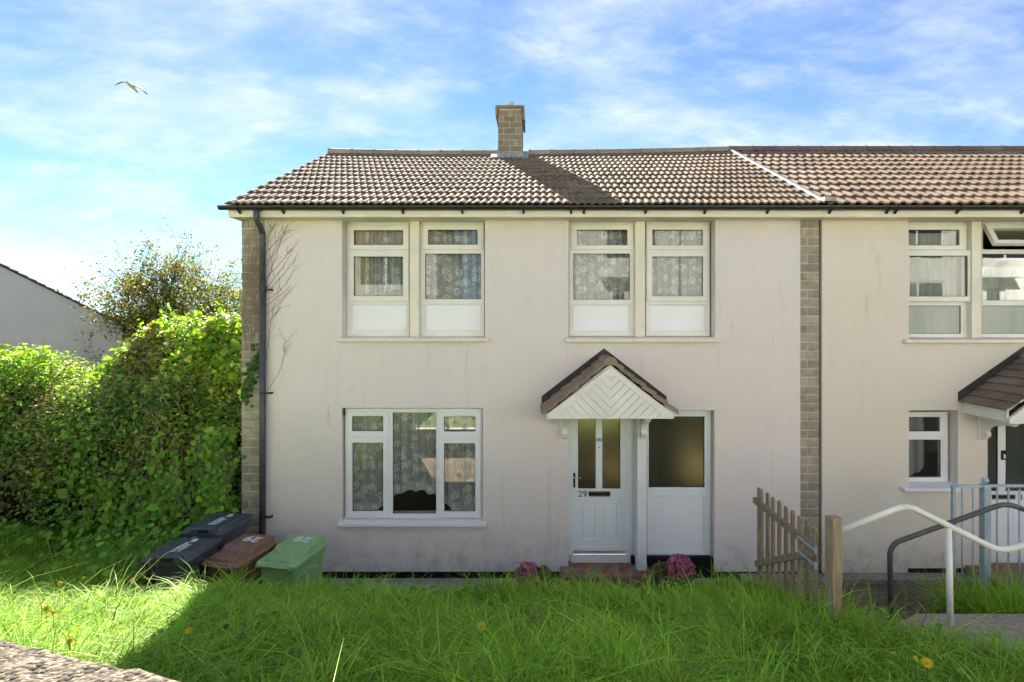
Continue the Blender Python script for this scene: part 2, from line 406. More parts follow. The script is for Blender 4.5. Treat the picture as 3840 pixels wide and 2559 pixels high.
M['bounce_apron'] = concrete('bounce_apron_concrete', (0.42, 0.38, 0.31), (0.36, 0.32, 0.26), (0.28, 0.25, 0.2), 1.0, 0.35)
M['asphalt'] = concrete('asphalt', (0.065, 0.064, 0.062), (0.05, 0.05, 0.05), (0.03, 0.03, 0.03), 1.0, 0.3)
M['dirtpath'] = concrete('mossy_path', (0.20, 0.152, 0.10), (0.135, 0.105, 0.07), (0.065, 0.053, 0.032), 0.8, 0.4)

def step_mat():
    t = NT('worn_red_step')
    f = t.ramp(t.noise(6.5, 6, 0.7, dist=0.6), 0.45, 0.55)
    c = t.mix(f, (0.24, 0.205, 0.155), (0.32, 0.105, 0.06))
    c = t.mix(t.math('MULTIPLY', t.ramp(t.noise(17, 5, 0.7), 0.5, 0.7), 0.5), c, (0.12, 0.10, 0.075))
    return t.done(t.principled(c, 0.85, 0.2, 0, t.bump(t.noise(60, 4), 0.5, 0.004)))
M['step'] = step_mat()

def glass_mat(name, tint, refl=1.0):
    t = NT(name)
    fr = t.n.new('ShaderNodeFresnel'); fr.inputs['IOR'].default_value = 1.52
    nm = t.bump(t.noise(1.1, 2, 0.4), 0.05, 0.02)
    g = t.n.new('ShaderNodeBsdfGlossy'); g.inputs['Roughness'].default_value = 0.0; g.inputs['Color'].default_value = (1, 1, 1, 1)
    t.l.new(nm, g.inputs['Normal'])
    tr = t.n.new('ShaderNodeBsdfTransparent'); tr.inputs['Color'].default_value = (*tint, 1)
    m = t.n.new('ShaderNodeMixShader')
    t.l.new(t.math('MINIMUM', t.math('MULTIPLY', fr.outputs[0], refl), 1.0), m.inputs[0])
    t.l.new(tr.outputs[0], m.inputs[1]); t.l.new(g.outputs[0], m.inputs[2])
    return t.done(m.outputs[0])
M['glass'] = glass_mat('window_glass', (0.95, 0.97, 0.96), 0.62)
def obscure_mat(name, tint, rough=0.32):
    t = NT(name)
    hgt = t.math('ADD', t.voro(85), t.noise(35, 3))
    nm = t.bump(hgt, 0.55, 0.006)
    p = t.principled(tint, rough, 0.5, 0, nm, **{'Transmission Weight': 0.92, 'IOR': 1.18})
    return t.done(p)
M['obscure'] = obscure_mat('obscured_glass', (0.50, 0.50, 0.29))
M['obscure_n'] = obscure_mat('obscured_glass_green', (0.62, 0.72, 0.62))
def frosted():
    t = NT('frosted_lower_glass')
    return t.done(t.principled(t.mix(t.ramp(t.noise(1.0, 3, vec=t.mapping((3.5, 3.5, 0.25))), 0.3, 0.7), (0.24, 0.29, 0.23), (0.34, 0.37, 0.31)), 0.22, 0.6))
M['frosted'] = frosted()

def lace_mat():
    t = NT('white_lace')
    mp = t.mapping((1, 0.0, 1))
    vo = t.n.new('ShaderNodeTexVoronoi'); vo.inputs['Scale'].default_value = 6.5; vo.inputs['Randomness'].default_value = 0.55
    t.l.new(mp, vo.inputs['Vector'])
    sc = t.n.new('ShaderNodeVectorMath'); sc.operation = 'SCALE'; sc.inputs['Scale'].default_value = 6.5; t.l.new(mp, sc.inputs[0])
    ps = t.n.new('ShaderNodeVectorMath'); ps.operation = 'SUBTRACT'
    t.l.new(mp, ps.inputs[0]); t.l.new(vo.outputs['Position'], ps.inputs[1])
    sp = t.n.new('ShaderNodeSeparateXYZ'); t.l.new(ps.outputs[0], sp.inputs[0])
    ang = t.math('ARCTAN2', sp.outputs['Z'], sp.outputs['X'])
    pet = t.math('MULTIPLY', t.math('SINE', t.math('MULTIPLY', ang, 6.0)), 0.055)
    rr = t.math('ADD', vo.outputs['Distance'], pet)
    rr = t.math('ADD', rr, t.math('MULTIPLY', t.noise(22, 3), 0.25))
    flower = t.ramp(rr, 0.60, 0.53)
    hole = t.ramp(t.noise(48, 2), 0.42, 0.50)
    f = t.math('MULTIPLY', flower, t.math('ADD', t.math('MULTIPLY', hole, 0.6), 0.4))
    leafy = t.ramp(t.noise(15, 4, 0.6, dist=1.2), 0.53, 0.60)
    a = t.math('MAXIMUM', t.math('MULTIPLY', f, 0.98), t.math('MULTIPLY', leafy, 0.80))
    a = t.math('MAXIMUM', a, 0.52)
    d = t.n.new('ShaderNodeBsdfDiffuse'); d.inputs['Color'].default_value = (0.90, 0.90, 0.85, 1)
    tl = t.n.new('ShaderNodeBsdfTranslucent'); tl.inputs['Color'].default_value = (0.80, 0.80, 0.74, 1)
    ad = t.n.new('ShaderNodeMixShader'); ad.inputs[0].default_value = 0.2
    t.l.new(d.outputs[0], ad.inputs[1]); t.l.new(tl.outputs[0], ad.inputs[2])
    tr = t.n.new('ShaderNodeBsdfTransparent')
    m = t.n.new('ShaderNodeMixShader'); t.l.new(a, m.inputs[0]); t.l.new(tr.outputs[0], m.inputs[1]); t.l.new(ad.outputs[0], m.inputs[2])
    return t.done(m.outputs[0])
M['lace'] = lace_mat()

def leaf_mat(name, transl=0.42, spec=0.20, rough=0.50, tmul=(1.5, 1.6, 0.6)):
    t = NT(name)
    at = t.n.new('ShaderNodeAttribute'); at.attribute_name = 'Col'
    p = t.principled(at.outputs['Color'], rough, spec)
    tl = t.n.new('ShaderNodeBsdfTranslucent')
    t.l.new(t.mix(1.0, at.outputs['Color'], tmul, 'MULTIPLY'), tl.inputs['Color'])
    m = t.n.new('ShaderNodeMixShader'); m.inputs[0].default_value = transl
    t.l.new(p, m.inputs[1]); t.l.new(tl.outputs[0], m.inputs[2])
    return t.done(m.outputs[0])
M['leaf'] = leaf_mat('leaf')
M['grass'] = leaf_mat('grass_blade', 0.22, 0.14, 0.55, (1.15, 1.0, 0.4))
M['treeleaf'] = leaf_mat('tree_leaf', 0.40, 0.2, 0.5, (1.2, 1.25, 0.6))
M['bark'] = simple('bark', (0.075, 0.058, 0.042), 0.9, 0.15, 0.25, 12, 0.6, 40)
M['vine'] = simple('dead_vine', (0.40, 0.30, 0.19), 0.9, 0.15, 0.2, 12)
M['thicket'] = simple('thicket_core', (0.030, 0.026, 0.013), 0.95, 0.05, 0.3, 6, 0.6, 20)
def colattr(name, rough=0.6):
    t = NT(name); at = t.n.new('ShaderNodeAttribute'); at.attribute_name = 'Col'
    return t.done(t.principled(at.outputs['Color'], rough, 0.3))
M['petal'] = leaf_mat('petals', 0.25, 0.3, 0.6, (1.2, 1.1, 1.1))
M['feather'] = colattr('feathers', 0.8)
def bin_plastic(name, col):
    t = NT(name)
    c = t.mix(t.ramp(t.noise(4, 6, 0.7), 0.35, 0.72), col, tuple(x*1.25+0.012 for x in col))
    c = t.mix(t.math('MULTIPLY', t.ramp(t.noise(11, 5, 0.7), 0.58, 0.75), 0.30), c, (0.26, 0.24, 0.19))
    return t.done(t.principled(c, t.ramp(t.noise(9, 4), 0.3, 0.7, 0.32, 0.50), 0.6, 0, t.bump(t.noise(140, 2), 0.12, 0.002)))
M['bin_black'] = bin_plastic('black_bin_plastic', (0.046, 0.054, 0.066))
M['bin_brown'] = bin_plastic('brown_bin_plastic', (0.195, 0.090, 0.047))
M['bin_green'] = bin_plastic('green_bin_plastic', (0.215, 0.390, 0.140))
M['white_print'] = simple('white_print', (0.72, 0.74, 0.74), 0.5, 0.3, 0.08, 20)
M['tyre'] = simple('rubber', (0.015, 0.015, 0.015), 0.8, 0.2)
M['pot'] = simple('dark_plastic_pot', (0.016, 0.020, 0.019), 0.45, 0.45, 0.2, 8, 0.1, 40)
M['house_far'] = simple('grey_gable_render', (0.62, 0.60, 0.57), 0.9, 0.1, 0.04, 1.0, 0.3, 30)
M['white_far'] = simple('white_house_render', (0.82, 0.80, 0.76), 0.9, 0.1, 0.05, 1.0)
M['dark_glass'] = simple('dark_window', (0.03, 0.035, 0.04), 0.1, 0.6, 0.1)
M['red_brick'] = simple('red_brickwork', (0.28, 0.15, 0.10), 0.9, 0.1, 0.15, 4)

# ------------------------------------------------------------------ ground
def y_wall(x): return -6.565 - 0.30*(x + 1.62)                 # far edge of the street wall's coping
def lawn_edge(y):                                               # right-hand edge of the lawn, beside the path
    return float(np.interp(y, [-7.5, -5.2, -4.3, -3.3, -2.6, -2.0, -1.0], [6.0, 4.35, 3.32, 2.68, 2.60, 2.55, 2.5]))
def ground_h(x, y):
    L = 0.74 + 0.265*(-2.1 - y)
    if y > -2.1: L = 0.74 - 0.02*(y+2.1)
    s = smooth01((y + 2.12) / 0.40)
    dip = L*(1-s) + (-0.08)*s
    if y > -1.7: dip = -0.08 + 0.0*y
    left = 0.62 + 0.10*math.sin(x*1.3)*0.5
    leftz = L*(1-s) + left*s
    k = smooth01((x + 4.75) / 0.35)
    z = leftz*(1-k) + dip*k
    e = smooth01((x - lawn_edge(y)) / 0.35)                     # path and apron beside the neighbour
    if e > 0:
        pz = float(np.interp(y, [-3.3, -3.0, -2.0, -0.6, 0], [0.95, 0.50, 0.32, 0.04, 0.0]))
        if x > 3.9: pz += 0.30*smooth01((x-3.9)/0.4)*smooth01((-1.7-y)/0.4)
        if y < -3.1: pz = 1.02 + 0.18*(-3.1 - y)
        z = z*(1-e) + pz*e
    street = 2.0
    if y > 0.1 and x > -4.4: z = min(z, -0.08)
    w = smooth01((y_wall(x) - 0.05 - y) / 0.2)
    z = z*(1-w) + street*w
    far = max(0.0, math.hypot(x, y) - 26)
    if far > 0 and y > 0: z = z - min(1.2, far*0.03)
    return z
def ground_mat():
    t = NT('earth_and_turf')
    c = t.mix(t.ramp(t.noise(1.7, 6, 0.65), 0.35, 0.68), (0.105, 0.165, 0.030), (0.085, 0.095, 0.035))
    c = t.mix(t.math('MULTIPLY', t.ramp(t.noise(24, 5, 0.7), 0.45, 0.7), 0.6), c, (0.055, 0.06, 0.022))
    return t.done(t.principled(c, 0.95, 0.08, 0, t.bump(t.noise(30, 5, 0.7), 0.8, 0.03)))
M['ground'] = ground_mat()
gx = np.unique(np.concatenate([-np.geomspace(10, 900, 22), np.arange(-10, 8.01, 0.14), np.geomspace(8.2, 900, 22)]))
gy = np.unique(np.concatenate([-np.geomspace(9.2, 900, 20), np.arange(-9, 2.01, 0.13), np.geomspace(2.2, 1500, 24)]))
GV = np.array([(x, y, ground_h(x, y)) for y in gy for x in gx])
nxg, nyg = len(gx), len(gy)
ii, jj = np.meshgrid(np.arange(nxg-1), np.arange(nyg-1))
a0 = (jj*nxg + ii).ravel()
GT = np.concatenate([np.stack([a0, a0+1, a0+nxg+1], 1), np.stack([a0, a0+nxg+1, a0+nxg], 1)])
g = obj('ground', np_mesh('ground', GV, GT, None, True), M['ground'])
g['kind'] = 'structure'

# ------------------------------------------------------------------ the house and its neighbour
WALL_TOP, DEPTH, RIDGE_Y = 5.19, 7.7, 3.72
EAVE_Y, EAVE_Z, RIDGE_Z = -0.30, 5.345, 7.245
PITCH = math.atan2(RIDGE_Z - EAVE_Z, RIDGE_Y - EAVE_Y)
SLOPE = math.hypot(RIDGE_Z - EAVE_Z, RIDGE_Y - EAVE_Y)
PARTY_X = 3.99
house = thing('end_terrace_house', (-0.15, 0, 0), 'pinkish cream rendered end-of-terrace house with brown tiled roof and chimney', 'house', None)
neigh = thing('terraced_house', (8.1, 0, 0), 'yellowish cream rendered house adjoining on the right, with an open top window', 'house', None)

def sag(x):                                                    # the old ridge dips a little, then climbs to the neighbour
    return float(np.interp(x, [-4.4, -2.6, -0.6, 1.6, 3.0, 3.99], [0.0, -0.035, -0.035, -0.012, 0.015, 0.045]))

def window(par, yf, outer, lights, mat, name='window', label=None, bev=0.005):
    R = rect(outer, yf)
    holes, kids = [], []
    for L in lights:
        kind, o, gl = L['k'], L.get('o'), L['g']
        G = rect(gl, yf)
        if kind == 'sash':
            O = rect(L.get('h', o), yf); e = 0.008
            holes.append((O[0]+e, O[1]-e, O[2]+e, O[3]-e))
        else:
            holes.append(G)
        kids.append((L, G))
    w = MB().plate(R, holes, yf, yf+0.07).build(name, mat, par, bev)
    if label: w['label'] = label
    for L, G in kids:
        kind = L['k']; e = 0.006
        if kind == 'sash':
            O = rect(L['o'], yf)
            if L.get('open'):                                  # a sash pushed out on its stays, built flat then tilted
                ang, ytop = L['open'], yf-0.02
                mb = MB().plate(O, [G], -0.02, 0.045)
                s = mb.build('sash', mat, w, bev)
                p = MB().box(G[0]-e, G[1]+e, 0.01, 0.018, G[2]-e, G[3]+e).build('pane', L.get('glass', M['glass']), w)
                piv = Vector(((O[0]+O[1])/2, 0, O[3]))
                for q in (s, p):
                    q.data.transform(Matrix.Translation((0, ytop, O[3])) @ Matrix.Rotation(-ang, 4, 'X') @ Matrix.Translation((0, 0, -O[3])))
                continue
            dy = L.get('out', 0.0)
            MB().plate(O, [G], yf-0.02-dy, yf+0.045-dy).build('sash', mat, w, bev)
            yp = yf+0.012-dy
        else: yp = yf+0.022
        if kind == 'panel':
            MB().box(G[0]-e, G[1]+e, yf+0.02, yf+0.04, G[2]-e, G[3]+e).build('panel', M['panel'], w)
            d = 0.014
            MB().plate((G[0]-0.001, G[1]+0.001, G[2]-0.001, G[3]+0.001), [(G[0]+d, G[1]-d, G[2]+d, G[3]-d)], yf+0.008, yf+0.022).build('bead', mat, w, 0.004)
        else:
            MB().box(G[0]-e, G[1]+e, yp, yp+0.008, G[2]-e, G[3]+e).build('pane', L.get('glass', M['glass']), w)
            gk = 0.006
            MB().plate((G[0]-0.001, G[1]+0.001, G[2]-0.001, G[3]+0.001), [(G[0]+gk, G[1]-gk, G[2]+gk, G[3]-gk)], yp-0.006, yp+0.001).build('gasket', M['black'], w)
        if L.get('vent'):
            x0, x1, z = ux(L['vent'][0], yf), ux(L['vent'][1], yf), vz(L['vent'][2], yf)
            MB().box(x0, x1, yf-0.034, yf-0.02, z-0.010, z+0.010).build('trickle_vent', mat, w, 0.004)
    return w
def Zr(r, ox, oy, s): return (ox+r[0]/s, ox+r[1]/s, oy+r[2]/s, oy+r[3]/s)

# ---- front walls
A_hole = rect((1283, 1818, 800, 1266), 0.0); B_hole = rect((2133, 2682, 800, 1266), 0.0)
C_hole = rect((1282, 1810, 1531, 1950), 0.0); D_hole = rect((2132, 2679, 1540, 2400), 0.0)
MB().plate((-3.93, 3.80, 0.115, WALL_TOP), [A_hole, B_hole, C_hole, D_hole], 0.0, 0.27).build('front_wall', M['render'], house, 0.008)
N1_hole = rect((3408, 3958, 800, 1272), 0.0); N2_hole = rect((3409, 3592, 1540, 1838), 0.0); N3_hole = rect((3704, 3992, 1540, 2400), 0.0)
MB().plate((4.11, 12.4, 0.10, WALL_TOP), [N1_hole, N2_hole, N3_hole, (ux(3405), 12.5, 0.0, 0.165)], 0.0, 0.27).build('front_wall', M['render_n'], neigh, 0.008)
# plinth, set back under the render
MB().plate((-3.93, 3.80, -0.15, 0.135), [(D_hole[0], D_hole[1], -1, 1)], 0.035, 0.25).build('plinth', M['damp'], house)
MB().plate((4.11, 12.4, -0.15, 0.20), [(N3_hole[0], N3_hole[1], -1, 1)], 0.035, 0.25).build('plinth', M['damp'], neigh)
MB().box(ux(2372), ux(2690, .1), 0.05, 0.25, -0.15, 0.30).build('plinth', M['damp'], house)

# ---- shell: gable, party wall, rear wall with openings, floors, partitions
gp = [(0.03, -0.2), (DEPTH, -0.2), (DEPTH, WALL_TOP), (RIDGE_Y, RIDGE_Z-0.10), (0.03, WALL_TOP)]
MB().prism_x(gp, -4.262, -4.02).build('gable_wall', M['brick'], house)
MB().prism_x(gp, 3.815, 4.065).build('party_wall', M['inner_wall'], house)
MB().prism_x(gp, 12.4, 12.65).build('party_wall', M['inner_wall'], neigh)
MB().plate((-4.02, 3.815, -0.15, WALL_TOP), [(-3.4, -0.6, 0.8, 2.4), (0.8, 3.2, 0.95, 2.2), (-0.9, -0.35, 4.3, 4.8)], DEPTH-0.25, DEPTH).build('rear_wall', M['inner_wall'], house)
MB().plate((4.065, 12.4, -0.15, WALL_TOP), [(4.8, 6.2, 0.9, 2.2), (7.0, 7.9, 0.2, 2.2)], DEPTH-0.25, DEPTH).build('rear_wall', M['inner_wall'], neigh)
for h, x0, x1 in ((house, -4.02, 3.815), (neigh, 4.065, 12.4)):
    MB().box(x0, x1, 0.27, DEPTH-0.25, 0.12, 0.22).build('floor', M['inner_floor'], h)
    MB().box(x0, x1, 0.27, DEPTH-0.25, 2.50, 2.62).build('floor', M['inner_wall'], h)
    MB().box(x0, x1, 0.0, DEPTH, WALL_TOP+0.002, WALL_TOP+0.05).build('ceiling', M['inner_wall'], h)
MB().box(0.30, 0.40, 0.27, DEPTH-0.25, 0.22, 2.50).build('partition', M['inner_wall'], house)
MB().box(-0.10, 0.0, 0.27, DEPTH-0.25, 2.62, WALL_TOP).build('partition', M['inner_wall'], house)
MB().box(6.35, 6.45, 0.27, DEPTH-0.25, 0.22, 2.50).build('partition', M['inner_wall'], neigh)
MB().box(1.75, 3.0, 3.4, 3.5, 0.22, 2.5).build('partition', M['inner_wall'], house)

# ---- brick piers
def brick_mesh(w, h, d, seed):
    r = random.Random(seed); nx, nz = max(2, int(w/0.07)), 3
    vs, fs = [], []
    for k in range(nz+1):
        for i in range(nx+1):
            ex = i in (0, nx); ez = k in (0, nz)
            y = (0.006 if (ex or ez) else 0.0) + r.uniform(-0.004, 0.003)
            vs.append((-w/2 + w*i/nx + (r.uniform(-0.004, 0.004) if not ex else r.uniform(-.002, .002)), y, -h/2 + h*k/nz + r.uniform(-0.003, 0.003)))
    n0 = len(vs)
    for x, z in ((-w/2, -h/2), (w/2, -h/2), (w/2, h/2), (-w/2, h/2)): vs.append((x, d, z))
    for k in range(nz):
        for i in range(nx):
            a = k*(nx+1)+i; fs.append((a, a+1, a+nx+2, a+nx+1))
    bot = [i for i in range(nx+1)]; top = [nz*(nx+1)+i for i in range(nx+1)]
    lef = [k*(nx+1) for k in range(nz+1)]; rig = [k*(nx+1)+nx for k in range(nz+1)]
    fs.append(tuple(bot[::-1]) + (n0, n0+1)); fs.append(tuple(top) + (n0+2, n0+3))
    fs.append(tuple(lef) + (n0+3, n0)); fs.append(tuple(rig[::-1]) + (n0+1, n0+2))
    fs.append((n0+3, n0+2, n0+1, n0))
    me = bpy.data.meshes.new('brick'); me.from_pydata(vs, [], fs)
    bm = bmesh.new(); bm.from_mesh(me); bmesh.ops.recalc_face_normals(bm, faces=bm.faces); bm.to_mesh(me); bm.free()
    return me
BR = {}
def bricks_on(par, x0, x1, z0, z1, y, pitch, joints, mat, dep=0.06, jt=0.015):
    k, z = 0, z0
    while z < z1 - 0.02:
        zt = min(z + pitch, z1)
        js = [x0] + [x0 + (x1-x0)*q for q in joints[k % len(joints)]] + [x1]
        for a, b in zip(js[:-1], js[1:]):
            w, h = round(b-a-jt, 3), round(zt-z-jt, 3)
            if h < 0.02: continue
            key = (w, h, mat.name, random.randrange(5))
            if key not in BR: BR[key] = brick_mesh(w, h, dep, len(BR))
            if not BR[key].materials: BR[key].materials.append(mat)
            o = bpy.data.objects.new('brick', BR[key]); COL.objects.link(o); o.parent = par
            o.location = ((a+b)/2, y + random.uniform(-0.003, 0.004), (z+zt)/2)
        z += pitch; k += 1
pier = MB().box(-4.262, -3.932, 0.017, 0.12, -0.2, WALL_TOP).build('brick_pier', M['mortar'], house)
bricks_on(pier, -4.272, -3.925, -0.12, WALL_TOP, 0.001, 0.1266, [[], [0.33]], M['brick'])
pier2 = MB().box(3.802, 4.078, 0.026, 0.12, -0.2, WALL_TOP).build('brick_pier', M['mortar'], house)
bricks_on(pier2, 3.803, 4.082, -0.12, WALL_TOP, 0.010, 0.1266, [[], [0.40]], M['brick'])
MB().box(4.082, 4.108, 0.07, 0.2, -0.1, WALL_TOP).build('movement_joint', M['black'], neigh)

# ---- roof: deck, tiles, ridge
def roof_pt(x, t, up=0.0):                                     # t: distance up the slope
    f = t/SLOPE
    return Vector((x, EAVE_Y + math.cos(PITCH)*t - math.sin(PITCH)*up, EAVE_Z + math.sin(PITCH)*t + math.cos(PITCH)*up + sag(min(x, PARTY_X))*f))
def tile_mesh(width, length, rolls, pan, top, high, thick=0.025):
    p = width/rolls; sl = (p-pan-top)/2
    prof = []
    for r in range(rolls):
        b = r*p
        prof += [(b, 0), (b+pan, 0), (b+pan+sl, high), (b+pan+sl+top*0.5, high+0.004), (b+pan+sl+top, high)]
    prof.append((width+0.004, 0.004))
    n = len(prof); vs, fs = [], []
    for yy in (0.0, 0.012, length):
        for x, z in prof: vs.append((x, yy, z + (0.0 if yy else -0.004)))
    for x, z in prof: vs.append((x, 0.004, z-thick))
    for x, z in prof: vs.append((x, length, z-thick))
    for q in range(2):
        for i in range(n-1): fs.append((q*n+i, q*n+i+1, (q+1)*n+i+1, (q+1)*n+i))
    for i in range(n-1):
        fs.append((3*n+i, 3*n+i+1, i+1, i))
        fs.append((4*n+i, 4*n+i+1, 3*n+i+1, 3*n+i))
    fs.append((0, n, 2*n, 4*n, 3*n)); fs.append((n-1, 4*n-1, 5*n-1, 3*n-1, 2*n-1))
    me = bpy.data.meshes.new('tile'); me.from_pydata(vs, [], fs)
    bm = bmesh.new(); bm.from_mesh(me); bmesh.ops.recalc_face_normals(bm, faces=bm.faces); bm.to_mesh(me); bm.free()
    return me
def lay_tiles(par, x0, ncol, wid, ncourse, gauge, me, mat, as_part):
    me.materials.append(mat)
    rest = MB(); lift = 0.040
    base = [v.co.copy() for v in me.vertices]; faces = [tuple(p.vertices) for p in me.polygons]
    for c in range(ncourse):
        for k in range(ncol):
            x = x0 + k*wid; t = c*gauge - 0.03
            o0 = roof_pt(x, max(t, -0.03), lift + random.uniform(-0.002, 0.003))
            tilt = PITCH - 0.031/gauge + random.uniform(-0.004, 0.004)
            slope_x = (sag(min(x+wid, PARTY_X)) - sag(min(x, PARTY_X)))/wid*(t/SLOPE)
            mx = Matrix.Translation(o0) @ Matrix.Rotation(-slope_x, 4, 'Y') @ Matrix.Rotation(tilt, 4, 'X') @ Matrix.Rotation(random.uniform(-0.006, 0.006), 4, 'Z')
            if as_part(c, k, x):
                o = bpy.data.objects.new('tile', me); COL.objects.link(o); o.parent = par; o.matrix_basis = mx
            else:
                rest.add([mx @ v for v in base], faces)
    if rest.v:
        r = rest.build('far_tiles', mat, par); r['kind'] = 'stuff'
def deck(par, x0, x1):
    e0, e1 = roof_pt(0, 0.05, 0.0), (RIDGE_Y, RIDGE_Z-0.02)
    poly = [(EAVE_Y+0.06, EAVE_Z), (RIDGE_Y, RIDGE_Z-0.06), (DEPTH+0.3, EAVE_Z-0.05), (DEPTH+0.3, EAVE_Z-0.12), (RIDGE_Y, RIDGE_Z-0.16), (EAVE_Y+0.06, EAVE_Z-0.06)]
    return MB().prism_x(poly, x0, x1).build('roof', M['roof_deck'], par)
roof = deck(house, -4.30, 3.985)
roof_n = deck(neigh, 3.99, 12.6)
OWN_W = 8.30/40
lay_tiles(roof, -4.325, 40, OWN_W, 13, SLOPE/13.0, tile_mesh(OWN_W, SLOPE/13.0+0.06, 2, 0.020, 0.034, 0.017), M['tile'], lambda c, k, x: c < 7)
def n_vis(c, k, x):
    d = 8.0 + c*0.37*0.9
    return x < (3840-VX)/F*d + 0.05
lay_tiles(roof_n, 4.03, 26, 0.312, 11, SLOPE/11.0, tile_mesh(0.312, SLOPE/11.0+0.06, 2, 0.050, 0.046, 0.022), M['tile_n'], n_vis)
def ridge_tiles(par, x0, x1, ln, r, mat, z0, follow):
    n = int(round((x1-x0)/ln)); ln = (x1-x0)/n
    for i in range(n):
        a, b = x0+i*ln, x0+(i+1)*ln
        if -0.86 < (a+b)/2 < -0.22: continue
        if follow:
            za, zb = z0+sag(a), z0+sag(b)
        else:
            za = zb = z0 + sag(3.99)
        ra, rb = r*1.06, r*0.97
        rings = []
        for x, z, rr in ((a, za, ra), (a+0.03, za, ra), (a+0.031, za, rb), (b+0.01, zb, rb)):
            rings.append([(x, RIDGE_Y + math.cos(q)*rr*1.15, z - 0.05 + math.sin(q)*rr) for q in np.linspace(-0.1, math.pi+0.1, 11)])
        m = MB(); m.loft(rings, True)
        m.build('ridge_tile', mat, par)
ridge_tiles(roof, -4.33, 3.985, 0.46, 0.118, M['ridge'], RIDGE_Z+0.040, True)
ridge_tiles(roof_n, 3.99, 12.5, 0.46, 0.118, M['ridge_n'], RIDGE_Z+0.045, False)
# verge: mortar and undercloak on the gable end
vp = [roof_pt(0, -0.0, 0.008), roof_pt(0, SLOPE-0.05, 0.008), roof_pt(0, SLOPE-0.05, -0.05), roof_pt(0, 0.0, -0.05)]
MB().prism_x([(p.y, p.z) for p in vp], -4.318, -4.26).build('verge_mortar', M['mortar'], roof)
# bonding gutter strip on the party line
st = MB()
for a, b in ((0.05, 1.6), (1.59, 3.2), (3.19, SLOPE+0.02)):
    q = [roof_pt(PARTY_X, a, 0.075), roof_pt(PARTY_X, b, 0.075)]
    lo = [roof_pt(PARTY_X, a, 0.03), roof_pt(PARTY_X, b, 0.03)]
    w = 0.032
    st.add([q[0]+Vector((-w,0,0)), q[0]+Vector((w,0,0)), q[1]+Vector((w,0,0)), q[1]+Vector((-w,0,0)),
            lo[0]+Vector((-w,0,0)), lo[0]+Vector((w,0,0)), lo[1]+Vector((w,0,0)), lo[1]+Vector((-w,0,0))],
           [(0,1,2,3), (4,7,6,5), (0,4,5,1), (1,5,6,2), (2,6,7,3), (3,7,4,0)])
st.build('party_strip', M['lead'], roof, 0.004)
e = roof_pt(PARTY_X, 0.02, 0.085)
MB().box(PARTY_X-0.03, PARTY_X+0.13, e.y-0.07, e.y+0.08, e.z-0.05, e.z+0.012).build('strip_end', M['lead'], roof, 0.006)

# ---- eaves: fascia, soffit, gutter with brackets
FY = -0.26
for h, x0, x1 in ((house, -4.315, PARTY_X), (neigh, PARTY_X+0.004, 12.5)):
    MB().box(x0, x1, FY, FY+0.022, WALL_TOP-0.006, WALL_TOP+0.150).build('fascia', M['cream_paint'], h, 0.003)
    MB().box(x0, x1, FY+0.023, 0.30, WALL_TOP, WALL_TOP+0.0018).build('soffit', M['cream_paint'], h)
bx = MB().prism_x([(FY+0.023, WALL_TOP-0.004), (0.05, WALL_TOP-0.004), (0.3, WALL_TOP+0.22), (FY+0.023, WALL_TOP+0.13)], -4.315, -4.265)
bx.build('verge_box_end', M['cream_paint'], house)
def gutter(par, x0, x1, close):
    gy, gz, r = FY-0.062, EAVE_Z-0.02, 0.056
    out = [(gy + math.cos(q)*r, gz + math.sin(q)*r) for q in np.linspace(math.pi, 2*math.pi, 13)]
    inn = [(gy + math.cos(q)*(r-0.004), gz + math.sin(q)*(r-0.004)) for q in np.linspace(2*math.pi, math.pi, 13)]
    g_ = MB().prism_x(out + inn, x0, x1).build('gutter', M['black_plastic'], par, 0, False)
    if close: MB().prism_x(out, x0-0.006, x0).build('stop_end', M['black_plastic'], g_)
    return g_
gut = gutter(house, -4.40, PARTY_X+0.3, True)
gut_n = gutter(neigh, PARTY_X+0.302, 12.5, False)
def bracket(par, x):
    gy, gz, r = FY-0.062, EAVE_Z-0.02, 0.061
    pts = [(gy + math.cos(q)*r, gz + math.sin(q)*r) for q in np.linspace(math.pi, 1.72*math.pi, 9)]
    pts += [(FY-0.004, gz-0.075), (FY-0.004, gz-0.10), (FY-0.02, gz-0.098), (gy+0.015, gz-0.072)]
    pts += [(gy + math.cos(q)*(r+0.008), gz + math.sin(q)*(r+0.008)) for q in np.linspace(1.5*math.pi, math.pi, 6)]
    MB().prism_x(pts, x-0.014, x+0.014).build('gutter_bracket', M['black_plastic'], par)
for u in (895, 1060, 1285, 1510, 1733, 1963, 2142, 2190, 2422, 2645, 2880): bracket(gut, ux(u, FY-0.05))
for u in (3115, 3330, 3362, 3595, 3838): bracket(gut_n, ux(u, FY-0.05))
for i in range(46):                                            # nail heads along the fascia
    pass
# downpipe with swan neck
yd = -0.075
pts = [(ux(962, FY-0.06), FY-0.062, EAVE_Z-0.07), (ux(962, FY-0.06), FY-0.062, vz(825, FY)), (ux(985, yd), yd, vz(870, yd)), (ux(986, yd), yd, vz(1064, yd))]
pipe = MB().tube(fillet(pts, 0.07), 0.041, 14).build('downpipe', M['pipe'], house, 0, True)
MB().tube([(ux(986, yd), yd, vz(1062, yd)), (ux(984, yd), yd, -0.05)], 0.0435, 14).build('lower_pipe', M['pipe'], pipe, 0, True)
for v in (1060, 1070, 1078): MB().tube([(ux(986, yd), yd, vz(v, yd)+0.012), (ux(986, yd), yd, vz(v, yd)-0.008)], 0.0495, 14).build('collar', M['pipe'], pipe, 0, True)
MB().tube([(ux(968, -.1), -0.15, vz(842, -.15)), (ux(962, FY-.06), FY-0.062, EAVE_Z-0.075)], 0.0465, 14).build('collar', M['pipe'], pipe, 0, True) if False else None
